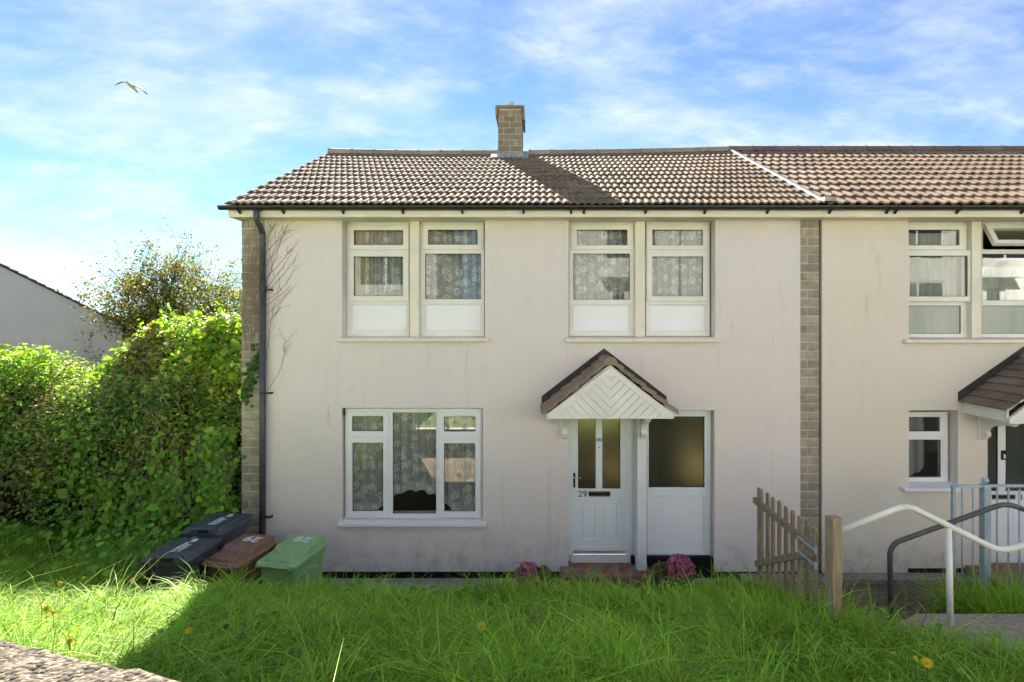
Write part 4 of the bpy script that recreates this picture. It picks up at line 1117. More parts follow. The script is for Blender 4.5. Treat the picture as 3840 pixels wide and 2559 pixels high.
# street wall with a rough rounded coping
def vnoise_(p, f, seed):
    r = np.random.default_rng(seed); q = 0
    for k in range(9): q = q + np.sin(p @ (r.normal(size=3)*f) + r.uniform(0, 6.28))
    return q/4.5
def coping_wall():
    d = Vector((0.958, -0.2873, 0)); nrm = Vector((-0.2873, -0.958, 0))        # nrm points towards the street
    o0 = Vector((-1.62, -6.565, 0)); W, top = 0.34, 2.79
    prof = [(0.0, 1.2), (0.0, top-0.10), (0.012, top-0.045), (0.045, top-0.012), (0.10, top), (0.17, top+0.004), (0.24, top), (0.295, top-0.012), (W-0.012, top-0.045), (W, top-0.10), (W, 1.2)]
    pr2 = []
    for (w0, z0), (w1, z1) in zip(prof[:-1], prof[1:]):
        for q in range(4): pr2.append((w0+(w1-w0)*q/4, z0+(z1-z0)*q/4))
    prof = pr2 + [prof[-1]]
    ts = np.arange(-9.0, 3.2, 0.02)
    pts = np.array([[t, w, z] for t in ts for w, z in prof])
    dn = 0.010*vnoise_(pts, 9, 1) + 0.007*vnoise_(pts, 28, 2) + 0.005*vnoise_(pts, 70, 3)
    vs, fs = [], []
    for (t, w, z), dz in zip(pts, dn):
        p = o0 + d*t + nrm*(w+0.4*dz); vs.append((p.x, p.y, z+dz))
    n = len(prof)
    for i in range(len(ts)-1):
        for k in range(n-1): fs.append((i*n+k, (i+1)*n+k, (i+1)*n+k+1, i*n+k+1))
    fs.append(tuple(range(n))); fs.append(tuple((len(ts)-1)*n+k for k in range(n-1, -1, -1)))
    m = MB(); m.add(vs, fs); o = m.build('boundary_wall', M['coping'], None, 0, True)
    return tag(o, 'sunlit rough stone-topped boundary wall in the lower left foreground corner', 'wall')
coping_wall()
pav = MB().box(-60, 60, -10.0, -7.6, 1.80, 2.02).build('pavement', M['pale_pavement'], None); pav['kind'] = 'structure'
road = MB().box(-60, 60, -13.4, -10.02, 1.6, 1.93).build('road', M['asphalt'], None); road['kind'] = 'structure'
pav2 = MB().box(-60, 60, -15.2, -13.42, 1.80, 2.03).build('pavement', M['pale_pavement'], None); pav2['kind'] = 'structure'

# houses over the road: mirrored in the window glass and throwing sunlight back on the front
def far_house(x0, x1, yb, z0, wallm, label):
    t = thing('white_house', ((x0+x1)/2, yb-4, z0), label, 'house', 'houses across the street')
    w, xm = x1-x0, (x0+x1)/2
    wins = [(x0+0.12*w, x0+0.40*w, z0+3.2, z0+4.7), (x0+0.60*w, x0+0.88*w, z0+3.2, z0+4.7), (x0+0.12*w, x0+0.40*w, z0+0.9, z0+2.2)]
    dr = (x0+0.62*w, x0+0.62*w+0.95, z0, z0+2.1)
    MB().plate((x0, x1, z0-0.5, z0+5.1), wins+[dr], yb-0.25, yb).build('wall', wallm, t)
    MB().box(x0, x1, yb-8, yb-0.5, z0-0.5, z0+5.1).build('rear_body', wallm, t)
    MB().prism_x([(yb+0.4, z0+5.05), (yb-4, z0+7.2), (yb-8.4, z0+5.05), (yb-8.4, z0+4.95), (yb+0.4, z0+4.95)], x0-0.1, x1+0.1).build('roof', M['tile_n'], t)
    for a in wins:
        f = MB().plate(a, [(a[0]+.08, (a[0]+a[1])/2-.04, a[2]+.08, a[3]-.08), ((a[0]+a[1])/2+.04, a[1]-.08, a[2]+.08, a[3]-.08)], yb-0.12, yb-0.05).build('window', M['upvc'], t)
        MB().box(a[0], a[1], yb-0.2, yb-0.13, a[2], a[3]).build('pane', M['dark_glass'], f)
    d_ = MB().box(dr[0], dr[1], yb-0.2, yb-0.1, dr[2], dr[3]).build('door', M['panel'], t)
    MB().box(dr[0]+.2, dr[1]-.2, yb-0.1, yb-0.09, dr[2]+1.1, dr[3]-.2).build('door_pane', M['dark_glass'], d_)
    MB().prism([(dr[0]-.4, dr[3]+.25), (dr[1]+.4, dr[3]+.25), ((dr[0]+dr[1])/2, dr[3]+.95)], yb, yb+0.8).build('canopy', M['upvc'], t)
bank = MB(); bank.add([(-60, -15.2, 2.0), (60, -15.2, 2.0), (60, -17.2, 2.9), (60, -60, 3.2), (-60, -60, 3.2), (-60, -17.2, 2.9)], [(0, 1, 2, 5), (5, 2, 3, 4)])
bk = bank.build('garden_bank', M['ground'], None); bk['kind'] = 'structure'
for k_, (x0_, x1_, z_, lb_) in enumerate(((-22.5, -13.6, 2.6, 'white house across the street, far left of the mirrored row'), (-13.5, -4.6, 2.2, 'lower white house across the street mirrored in the left upper window'),
        (-2.0, 6.5, 3.4, 'white house across the street mirrored in the right upper window'), (6.6, 15.1, 3.4, 'white house across the street, next on the right of the mirrored row'), (15.2, 23.7, 3.4, 'white house across the street, far right of the mirrored row'))):
    far_house(x0_, x1_, -17.6, z_, M['white_far'], lb_)

# gable of the house beyond the hedge: its gable turns towards us, the body lies hidden behind it
def gable_house():
    y0 = 11.0; E = Vector((ux(457, y0), y0)); ze = vz(1214, y0); ang = rad(44)
    g_ = Vector((-math.cos(ang), -math.sin(ang))); bdir = Vector((-math.sin(ang), math.cos(ang)))
    # length along the gable at which it crosses the left edge of the view
    s0 = (E.x - (0-VX)/F*(E.y-CY)) / ((0-VX)/F*g_.y - g_.x)
    P = E + g_*s0; pitch = (vz(990, P.y) - ze)/s0
    half = s0*1.35; zr = ze + pitch*half
    def W3(s, z, dep=0.0): q = E + g_*s + bdir*dep; return (q.x, q.y, z)
    t = thing('gable_end_house', W3(half, 0.0), 'pale grey gable wall of a house beyond the hedge on the left', 'house')
    prof = [(0, -1.0), (0, ze-0.06), (half, zr-0.06), (2*half, ze-0.06), (2*half, -1.0)]
    m = MB(); n = 5
    m.add([W3(s, z) for s, z in prof] + [W3(s, z, 7.0) for s, z in prof], [tuple(range(n)), tuple(range(2*n-1, n-1, -1))] + [(i, i+n, (i+1) % n+n, (i+1) % n) for i in range(n)])
    m.build('gable_wall', M['house_far'], t)
    for a, b in (((-0.15, ze-0.12), (half, zr)), ((2*half+0.15, ze-0.12), (half, zr))):
        q = [a, b, (b[0], b[1]-0.07), (a[0], a[1]-0.07)]
        r_ = MB(); r_.add([W3(s, z, 0.02) for s, z in q] + [W3(s, z, 7.1) for s, z in q], [(0,1,2,3), (7,6,5,4)] + [(i, i+4, (i+1) % 4+4, (i+1) % 4) for i in range(4)])
        ro_ = r_.build('roof', M['roof_deck'], t)
        k = 20
        for i in range(k):
            p = (a[0]+(b[0]-a[0])*i/k, a[1]+(b[1]-a[1])*i/k); e = (a[0]+(b[0]-a[0])*(i+1.1)/k, a[1]+(b[1]-a[1])*(i+1.1)/k)
            q = [(p[0], p[1]+0.055), (e[0], e[1]+0.02), (e[0], e[1]-0.015), (p[0], p[1]+0.0)]
            r_ = MB(); r_.add([W3(s, z, -0.10) for s, z in q] + [W3(s, z, 0.5) for s, z in q], [(0,1,2,3), (7,6,5,4)] + [(j, j+4, (j+1) % 4+4, (j+1) % 4) for j in range(4)])
            r_.build('verge_tile', M['canopy_tile'], ro_)
gable_house()

# ------------------------------------------------------------------ gate, posts and rails
GX = 2.36
gate = thing('picket_gate', (GX, -3.45, 0.9), 'weathered wooden picket gate standing open beside the lawn', 'gate')
def slat(y, z0, z1, x, w=0.07, tk=0.020):
    pts = [(y-w/2, z0), (y+w/2, z0), (y+w/2, z1-0.03)] + [(y+math.cos(q)*w/2, z1-0.03+math.sin(q)*0.03) for q in np.linspace(0.25, math.pi-0.25, 6)] + [(y-w/2, z1-0.03)]
    MB().prism_x(pts, x-tk/2, x+tk/2).build('slat', M['wood'], gate, 0.003)
ys_ = np.linspace(-2.18, -3.36, 9)
for i, y in enumerate(ys_): slat(y + random.uniform(-.008, .008), 0.90+random.uniform(-.02, .02), 1.945+random.uniform(-.012, .012), GX+0.03)
slat(-2.10, 0.98, 1.93, GX+0.032)
def beam(name, p, q, w, tk, x, par, mat):
    p, q = Vector(p), Vector(q); d = (q-p).normalized(); n = Vector((-d.y, d.x))*w/2
    MB().prism_x([tuple(p+n), tuple(q+n), tuple(q-n), tuple(p-n)], x-tk/2, x+tk/2).build(name, mat, par, 0.004)
beam('rail', (-2.05, 1.785), (-3.43, 1.785), 0.065, 0.036, GX, gate, M['wood'])
beam('rail', (-2.05, 0.95), (-3.43, 0.95), 0.065, 0.036, GX, gate, M['wood'])
beam('brace', (-2.10, 1.11), (-3.36, 1.73), 0.06, 0.034, GX-0.001, gate, M['wood'])
MB().box(GX-0.024, GX-0.019, -3.44, -3.12, 1.775, 1.800).build('hinge', M['zinc'], gate, 0.003)
MB().box(GX-0.024, GX-0.019, -3.44, -3.12, 1.650, 1.672).build('hinge', M['zinc'], gate, 0.003)
MB().tube([(GX-0.015, -3.455, 1.76), (GX-0.015, -3.455, 1.815)], 0.012, 8).build('hinge_pin', M['zinc'], gate)
MB().tube([(GX-0.015, -3.455, 1.63), (GX-0.015, -3.455, 1.69)], 0.012, 8).build('hinge_pin', M['zinc'], gate)
pc_ = (ux(3121, -3.5), -3.52)
gp_ = MB(); hw = 0.046; ca, sa = math.cos(rad(14)), math.sin(rad(14))
ring = lambda z, s: [(pc_[0]+(x*ca-y*sa)*s, pc_[1]+(x*sa+y*ca)*s, z) for x, y in ((-hw, -hw), (hw, -hw), (hw, hw), (-hw, hw))]
gp_.loft([ring(0.7, 1), ring(2.085, 1), ring(2.098, 0.93)])
tag(gp_.build('gate_post', M['wood'], None, 0.004), 'square weathered timber post between the gate and the white handrail', 'post')

yr = -3.45
def R3(u, v, y): return (ux(u, y), y, vz(v, y))
wr = thing('white_handrail', R3(3560, 2370, yr), 'chipped white tubular handrail bending up and down beside the path', 'handrail')
pts = fillet([(ux(3141, yr), yr, vz(1997, yr)), R3(3399, 1893, yr), R3(3752, 2070, yr), R3(3960, 2010, yr), R3(4100, 2085, yr)], 0.11, 8)
MB().tube(pts, 0.0255, 14).build('rail', M['white_rail'], wr, 0, True)
MB().tube([(ux(3557, yr), yr, vz(1975, yr)), (ux(3566, yr), yr, 0.9)], 0.0245, 14).build('upright', M['white_rail'], wr, 0, True)
MB().tube([(ux(4100, yr), yr, vz(2085, yr)), (ux(4100, yr), yr, 0.9)], 0.0245, 14).build('upright', M['white_rail'], wr, 0, True)
yg = -2.5
gr = thing('grey_handrail', R3(3341, 2247, yg), 'dark grey tubular handrail rising to the right behind the white one', 'handrail')
pts = fillet([R3(3340, 2330, yg), R3(3337, 2042, yg), R3(3772, 1886, yg), R3(3870, 1922, yg), R3(4050, 2010, yg)], 0.12, 8)
MB().tube(pts, 0.0255, 14).build('rail', M['grey_rail'], gr, 0, True)
yb_ = -1.8
br = thing('steel_railing', R3(3690, 2260, yb_), 'galvanised steel bar railing in front of the right-hand door', 'railing')
def flat(name, u0, u1, v0, v1, y0, y1): 
    q = rect((u0, u1, v0, v1), yb_); MB().box(q[0], q[1], y0, y1, q[2], q[3]).build(name, M['zinc'], br, 0.003)
flat('top_rail', 3575, 3690, 1819, 1828, yb_-0.02, yb_+0.02)
flat('top_rail', 3708, 4060, 1818, 1827, yb_-0.02, yb_+0.02)
flat('end_post', 3569, 3580, 1820, 2330, yb_-0.02, yb_+0.02)
q = rect((3681, 3707, 1816, 2330), yb_)
MB().box(q[0], q[1], yb_-0.042, yb_+0.042, q[2], q[3]).build('main_post', M['zinc'], br, 0.006)
cxp = (q[0]+q[1])/2
MB().lathe([(0.02, 0), (0.02, 0.02), (0.036, 0.03), (0.038, 0.045), (0.03, 0.065), (0.0, 0.072)], (cxp, yb_, q[3]), 14).build('post_cap', M['zinc'], br, 0, True)
for u in (3608, 3649, 3739, 3782, 3823, 3866, 3908, 3950, 3992):
    x = ux(u, yb_); MB().tube([(x, yb_, vz(1822, yb_)), (x, yb_, 0.35)], 0.0105, 8).build('bar', M['zinc'], br, 0, True)

# ------------------------------------------------------------------ wheeled bins
def rrect(w, d, z, r, n=5, cx=0, cy=0):
    pts = []
    for sx, sy, a0 in ((1, 1, 0), (-1, 1, 90), (-1, -1, 180), (1, -1, 270)):
        for k in range(n):
            a = rad(a0 + 90*k/(n-1)); pts.append((cx+sx*(w/2-r)+r*math.cos(a), cy+sy*(d/2-r)+r*math.sin(a), z))
    return pts
def wheelie(name, label, mat, loc, rz, kind, H=1.0, W=0.47, D=0.55):
    t = thing(name, loc, label, 'bin', 'wheeled bins beside the house', False, rz)
    body = MB().loft([rrect(W*0.78, D*0.76, 0.02, 0.05), rrect(W*0.82, D*0.80, 0.14, 0.05), rrect(W*0.93, D*0.92, H-0.10, 0.05), rrect(W*0.93, D*0.92, H-0.095, 0.05), rrect(W, D, H-0.085, 0.055), rrect(W, D, H-0.045, 0.055)]).build('body', mat, t, 0, False)
    for s in (-1, 1):
        pn_ = MB().loft([[(s*(W*0.445), y, z) for y, z in ((-0.10, 0.35), (0.10, 0.35), (0.13, H-0.2), (0.05, H-0.14), (-0.13, H-0.2))],
                         [(s*(W*0.472), y*0.9, 0.5+(z-0.5)*0.94) for y, z in ((-0.10, 0.35), (0.10, 0.35), (0.13, H-0.2), (0.05, H-0.14), (-0.13, H-0.2))]])
        pn_.build('side_panel', mat, body)
    # lid, front at -y
    L = MB()
    tilt = 0.055
    def lz(y): return H-0.03 + (0.0 if kind == 'front' else -tilt*(y/D) )
    def ringz(w, d, dz, r, cy=0): return [(x, y, lz(y)+dz) for x, y, _ in rrect(w, d, 0, r, 5, 0, cy)]
    L.loft([ringz(W+0.035, D+0.03, -0.02, 0.06), ringz(W+0.035, D+0.03, 0.0, 0.06), ringz(W+0.015, D+0.01, 0.012, 0.055), ringz(W-0.05, D-0.05, 0.022, 0.05), ringz(W-0.09, D-0.09, 0.034, 0.04)])
    lid = L.build('lid', mat, t, 0, False)
    def raised(x0, x1, y0, y1, h0, h1, bev, nm, m=mat):
        vs = [(x0, y0, lz(y0)+h0), (x1, y0, lz(y0)+h0), (x1, y1, lz(y1)+h0), (x0, y1, lz(y1)+h0),
              (x0+bev, y0+bev, lz(y0)+h1), (x1-bev, y0+bev, lz(y0)+h1), (x1-bev, y1-bev, lz(y1)+h1), (x0+bev, y1-bev, lz(y1)+h1)]
        q_ = MB(); q_.add(vs, [(0,3,2,1), (4,5,6,7), (0,1,5,4), (1,2,6,5), (2,3,7,6), (3,0,4,7)]); return q_.build(nm, m, lid, 0.006)
    if kind == 'front':
        raised(-W*0.47, W*0.47, -D*0.50, D*0.33, 0.0, 0.062, 0.035, 'lid_dome')
        for k in (-1, 0, 1): raised(-W*0.2+k*0.09-0.008, -W*0.2+k*0.09+0.008, D*0.0, D*0.28, 0.055, 0.068, 0.004, 'rib')
        g_ = MB().prism([(-W*0.34, lz(0)-0.005), (W*0.40, lz(0)-0.005), (W*0.36, lz(0)+0.072), (-W*0.16, lz(0)+0.072)], -D*0.53, -D*0.44).build('grip', mat, lid, 0.012)
        MB().box(-W*0.06, W*0.22, -D*0.532, -D*0.50, lz(0)+0.012, lz(0)+0.052).build('grip_slot', M['black'], lid)
        zt = lz(0)+0.0635
        for i, (tx, yy) in enumerate((('GARDEN', 0.0), ('WASTE', 0.0))):
            me = text_mesh(tx, 0.072, 0.001, 0.0022, 'LEFT')
            me.transform(Matrix.Translation((0.03+0.062*i, -D*0.30, zt)) @ Matrix.Rotation(rad(90), 4, 'Z'))
            obj('lettering', me, M['white_print'], lid)
        bl = MB(); n = 14                                       # leaf-shaped emblem with a notch
        bl.add([(0.052+0.042*math.cos(2*math.pi*k/n)*(1-0.25*math.cos(4*math.pi*k/n)), D*0.20+0.05*math.sin(2*math.pi*k/n)*(1.0 if k != 0 else 0.6), zt+0.0015) for k in range(n)]
               + [(0.052+0.042*math.cos(2*math.pi*k/n)*(1-0.25*math.cos(4*math.pi*k/n)), D*0.20+0.05*math.sin(2*math.pi*k/n)*(1.0 if k != 0 else 0.6), zt-0.002) for k in range(n)],
               [tuple(range(n))] + [(k, (k+1) % n, (k+1) % n+n, k+n) for k in range(n)])
        bl.build('emblem', M['white_print'], lid)
    else:
        raised(-W*0.47, W*0.47, -D*0.50, 0.02, 0.0, 0.075, 0.03, 'lid_dome')
        MB().prism_x([(0.0, lz(0)+0.02), (0.06, lz(0.06)+0.03), (-0.015, lz(0)+0.0775), (-0.035, lz(0)+0.0775)], -W*0.44, W*0.44).build('lid_step', mat, lid, 0.004)
        for k in (-1, 0, 1): raised(k*W*0.34-0.007, k*W*0.34+0.007, 0.05, D*0.43, 0.028, 0.043, 0.003, 'rib')
        raised(-W*0.36, W*0.36, D*0.40, D*0.46, 0.02, 0.05, 0.01, 'hinge_ridge')
        me = text_mesh('29', 0.185, 0.001, 0.006)
        sc_ = Matrix.Diagonal((1.25, 1.0, 1, 1))
        yt = -D*0.40
        me.transform(Matrix.Translation((0, yt, lz(yt)+0.0765)) @ Matrix.Rotation(math.atan(-tilt/D), 4, 'X') @ sc_)
        obj('lettering', me, M['white_print'], lid)
        MB().tube([(-W*0.46, D*0.55, lz(D*.5)-0.02), (W*0.46, D*0.55, lz(D*.5)-0.02)], 0.014, 10).build('hinge_bar', mat, t, 0, True)
        MB().prism([(-W*0.36, lz(-D/2)-0.02), (W*0.36, lz(-D/2)-0.02), (W*0.30, lz(-D/2)+0.06), (-W*0.30, lz(-D/2)+0.06)], -D*0.60, -D*0.47).build('grip', mat, lid, 0.012)
    MB().tube(fillet([(-W*0.36, D*0.40, H-0.07), (-W*0.36, D*0.60, H-0.05), (W*0.36, D*0.60, H-0.05), (W*0.36, D*0.40, H-0.07)], 0.03), 0.015, 8).build('handle', mat, t, 0, True)
    for s in (-1, 1):
        w_ = MB().tube([(s*W*0.36, D*0.38, 0.10), (s*W*0.46, D*0.38, 0.10)], 0.10, 18).build('wheel', M['tyre'], t)
        MB().tube([(s*W*0.459, D*0.38, 0.10), (s*W*0.468, D*0.38, 0.10)], 0.055, 14).build('hub', mat, w_)
    MB().tube([(-W*0.36, D*0.38, 0.10), (W*0.36, D*0.38, 0.10)], 0.012, 8).build('axle', M['zinc'], t)
    return t
wheelie('wheeled_bin', 'bright green wheeled bin numbered 29, nearest the window', M['bin_green'], (-2.99, -1.25, -0.08), rad(166), 'back', 1.00, 0.53, 0.64)
wheelie('wheeled_bin', 'brown wheeled bin numbered 29, between the green and black bins', M['bin_brown'], (-3.64, -1.24, -0.08), rad(163), 'back', 1.00, 0.53, 0.64)
wheelie('wheeled_bin', 'black garden waste bin in front, partly hidden by bindweed leaves', M['bin_black'], (-4.23, -1.42, 0.0), rad(-1), 'front', 1.02, 0.54, 0.70)
wheelie('wheeled_bin', 'black garden waste bin behind, against the corner brickwork', M['bin_black'], (-4.20, -0.69, 0.02), rad(-6), 'front', 1.06, 0.54, 0.72)

# ------------------------------------------------------------------ curtains and things on the window sills
def curtain(name, label, x0, x1, z0, z1, y, mat, folds, amp, hem=None, group='net curtains'):
    nx, nz = int((x1-x0)*70)+2, 10
    vs, fs = [], []
    ph = random.uniform(0, 6)
    for k in range(nz+1):
        for i in range(nx+1):
            u = i/nx; x = x0+(x1-x0)*u
            zb0 = hem(u) if hem else z0
            z = z1 + (zb0-z1)*k/nz
            vs.append((x, y + amp*math.sin(u*folds*6.283+ph+0.7*math.sin(u*9)) + amp*0.4*math.sin(u*folds*15+1.3), z))
    for k in range(nz):
        for i in range(nx): fs.append((k*(nx+1)+i, k*(nx+1)+i+1, (k+1)*(nx+1)+i+1, (k+1)*(nx+1)+i))
    m_ = MB(); m_.add(vs, fs); o = m_.build(name, mat, None, 0, True)
    return tag(o, label, 'curtain', group)
cz0, cz1 = C_hole[2]+0.08, C_hole[3]
def arch(u):                                                   # hem rises to the middle of the window
    a = abs(u-0.5)*2
    return cz0 + 0.30*max(0.0, 1-(a/0.55)**2.2) + 0.012*math.sin(u*60)
curtain('net_curtain', 'white lace net curtain with an arched frilled hem in the ground floor window', C_hole[0]+0.02, C_hole[1]-0.02, cz0, cz1, 0.215, M['lace'], 11, 0.050, arch)
def arch2(u): return arch(u)
fr_ = MB(); nx = 150
for i in range(nx+1):                                          # frill along the hem
    u = i/nx; x = C_hole[0]+0.02+(C_hole[1]-C_hole[0]-0.04)*u; zz_ = arch(u)
    for k in range(3):
        fr_.v.append((x, 0.200-0.010*k + 0.030*math.sin(u*70), zz_+0.12-0.13*k/2*1.0))
for i in range(nx):
    for k in range(2): fr_.f.append((i*3+k, (i+1)*3+k, (i+1)*3+k+1, i*3+k+1))
tag(fr_.build('curtain_frill', M['lace'], bpy.data.objects['net_curtain'], 0, True), None)
AX0, AX1, BX0, BX1 = A_hole[0], A_hole[1], B_hole[0], B_hole[1]
zsl, zsh = 3.45, 5.08
curtain('net_curtain', 'lace net curtain behind the upper left window, left half', AX0+0.22, ux(1536), zsl, zsh, 0.33, M['lace'], 6, 0.050)
curtain('net_curtain', 'lace net curtain behind the upper left window, right half', ux(1570), AX1-0.05, zsl, zsh, 0.33, M['lace'], 6, 0.050)
curtain('drape', 'cream drape drawn aside in the upper left window', AX0+0.03, AX0+0.36, zsl, zsh, 0.32, M['drape'], 2.5, 0.03, None, 'drapes')
curtain('net_curtain', 'lace net curtain behind the upper right window, left half', BX0+0.02, ux(2382), zsl, zsh, 0.33, M['lace'], 6, 0.050)
curtain('net_curtain', 'lace net curtain behind the upper right window, right half', ux(2419), BX1-0.02, zsl, zsh, 0.33, M['lace'], 6, 0.050)
curtain('drape', 'grey drape tied back in the small lower window of the right-hand house', N2_hole[0]-0.1, N2_hole[1]-0.22, N2_hole[2]+0.02, N2_hole[3], 0.36, M['grey_drape'], 3, 0.03, lambda u: N2_hole[2]+0.03+0.10*u+0.35*max(0, u-0.6), 'drapes')
curtain('net_curtain', 'plain grey net behind the right-hand house upper window, left half', N1_hole[0]-0.05, ux(3645), 3.5, 5.05, 0.34, M['voile'], 4, 0.03)
curtain('net_curtain', 'plain grey net behind the right-hand house upper window, right half', ux(3681), N1_hole[1]-0.05, 3.5, 4.55, 0.36, M['voile'], 4, 0.03)
vase = thing('flower_vase', (ux(3560, .3), 0.30, N2_hole[2]+0.06), 'yellow flowers in a dark vase inside the small lower right window', 'vase')
vx_, vzz = ux(3556, .3), N2_hole[2]+0.06
MB().lathe([(0.03, 0), (0.045, 0.05), (0.03, 0.1), (0.02, 0.13)], (vx_, 0.30, vzz), 12).build('vase', M['pot'], vase, 0, True)
fl_ = MB()
for k in range(14):
    a, r_ = random.uniform(0, 6.28), random.uniform(0.01, 0.05)
    fl_.lathe([(0.0, -0.012), (0.02, 0), (0.012, 0.012), (0.0, 0.014)], (vx_+r_*math.cos(a), 0.3+r_*math.sin(a), vzz+0.15+random.uniform(0, .06)), 6)
M['yellow'] = simple('yellow_petal', (0.90, 0.70, 0.03), 0.6, 0.2, 0.15, 30)
fb = fl_.build('blooms', M['yellow'], vase); fb['kind'] = 'stuff'

# ------------------------------------------------------------------ plants
def leaf_cloud(P, N, size, cols, shape='ovate', fold=0.25, rg=rng):
    """one folded leaf per point: 6 vertices, 4 triangles"""
    n = len(P); size = np.broadcast_to(np.asarray(size, float), (n,))
    N = N/np.linalg.norm(N, axis=1, keepdims=True).clip(1e-6)
    r = rg.normal(size=(n, 3)); T = r - N*(r*N).sum(1, keepdims=True)
    T[:, 2] -= 0.35*np.abs(T[:, 2]).clip(0.1)                 # tips hang a little
    T /= np.linalg.norm(T, axis=1, keepdims=True).clip(1e-6)
    B = np.cross(N, T)
    wd = {'ovate': 0.36, 'heart': 0.46, 'narrow': 0.2}[shape]
    L = size[:, None]
    z = N*(size*fold)[:, None]
    v0 = P; v1 = P + T*L*0.35 + B*L*wd + z*0.8; v2 = P + T*L*0.35 - B*L*wd + z*0.8
    v3 = P + T*L*0.42 - z*0.1; v4 = P + T*L*1.0 - z*0.5
    v5 = P + T*L*(0.72) + B*L*wd*0.62 + z*0.5; v6 = P + T*L*(0.72) - B*L*wd*0.62 + z*0.5
    V = np.stack([v0, v1, v2, v3, v4, v5, v6], 1).reshape(-1, 3)
    tri = np.array([[0,1,3],[0,3,2],[1,5,3],[3,5,4],[2,3,6],[3,4,6]])
    Tt = (np.arange(n)[:, None, None]*7 + tri[None]).reshape(-1, 3)
    C = np.repeat(cols, 7, axis=0)
    return V, Tt, C
def jitter_cols(base, n, hv=0.12, vv=0.3, rg=rng):
    base = np.asarray(base, float)
    idx = rg.integers(0, len(base), n) if base.ndim > 1 else None
    c = base[idx] if idx is not None else np.repeat(base[None], n, 0)
    c = c*np.exp(rg.normal(0, vv, (n, 1)))*np.exp(rg.normal(0, hv, (n, 3)))
    return c.clip(0.004, 0.8)
def vnoise(p, f, seed=0):                                      # cheap smooth 3-D noise from a few sines
    r = np.random.default_rng(seed); s = 0
    for k in range(6):
        d = r.normal(size=3)*f; s = s + np.sin(p @ d + r.uniform(0, 6.28))
    return s/6

# hedge: a thicket of bramble, bindweed and ivy
GREENS = [(0.188, 0.331, 0.062), (0.131, 0.237, 0.053), (0.237, 0.375, 0.069), (0.269, 0.356, 0.069), (0.106, 0.188, 0.056)]
BRIGHT = [(0.242, 0.423, 0.044), (0.313, 0.484, 0.050), (0.202, 0.383, 0.040), (0.383, 0.504, 0.061)]
IVYC = [(0.167, 0.333, 0.049), (0.233, 0.400, 0.059), (0.333, 0.434, 0.075), (0.400, 0.451, 0.100)]
OLIVE = [(0.235, 0.200, 0.080), (0.265, 0.190, 0.085), (0.190, 0.195, 0.065), (0.150, 0.165, 0.050), (0.17, 0.11, 0.055)]
def hedge_surface(n, x0, x1, crest, yb, yc, zg, rg, a_lo=0.02, a_hi=0.68, disp=0.35, seed=0, pw=0.72):
    x = rg.uniform(x0, x1, n); a = rg.uniform(a_lo, a_hi, n)*math.pi
    h = crest(x) - zg
    y = yc - (yc-yb)*np.sign(np.cos(a))*np.abs(np.cos(a))**pw
    z = zg + h*np.abs(np.sin(a))**pw
    Nn = np.stack([np.zeros(n), -np.cos(a)*h, np.sin(a)*(yc-yb)*1.4+0.2], 1)
    Nn /= np.linalg.norm(Nn, axis=1, keepdims=True)
    P = np.stack([x, y, z], 1)
    d = disp*vnoise(P, 1.6, seed) + disp*0.55*vnoise(P, 4.0, seed+1)
    return P, Nn, d
crest_main = lambda x: np.interp(x, [-14, -11, -9.6, -8.6, -7.6, -6.9, -6.0, -5.2, -4.4], [2.85, 2.95, 3.05, 3.1, 2.98, 2.9, 2.75, 2.6, 2.45]) + 0.08*np.sin(x*5.1)
crest_hump = lambda x: np.interp(x, [-7.9, -7.35, -6.9, -6.3, -5.6, -4.9, -4.3], [2.5, 3.25, 3.58, 3.70, 3.62, 3.45, 3.2]) + 0.06*np.sin(x*6.3)
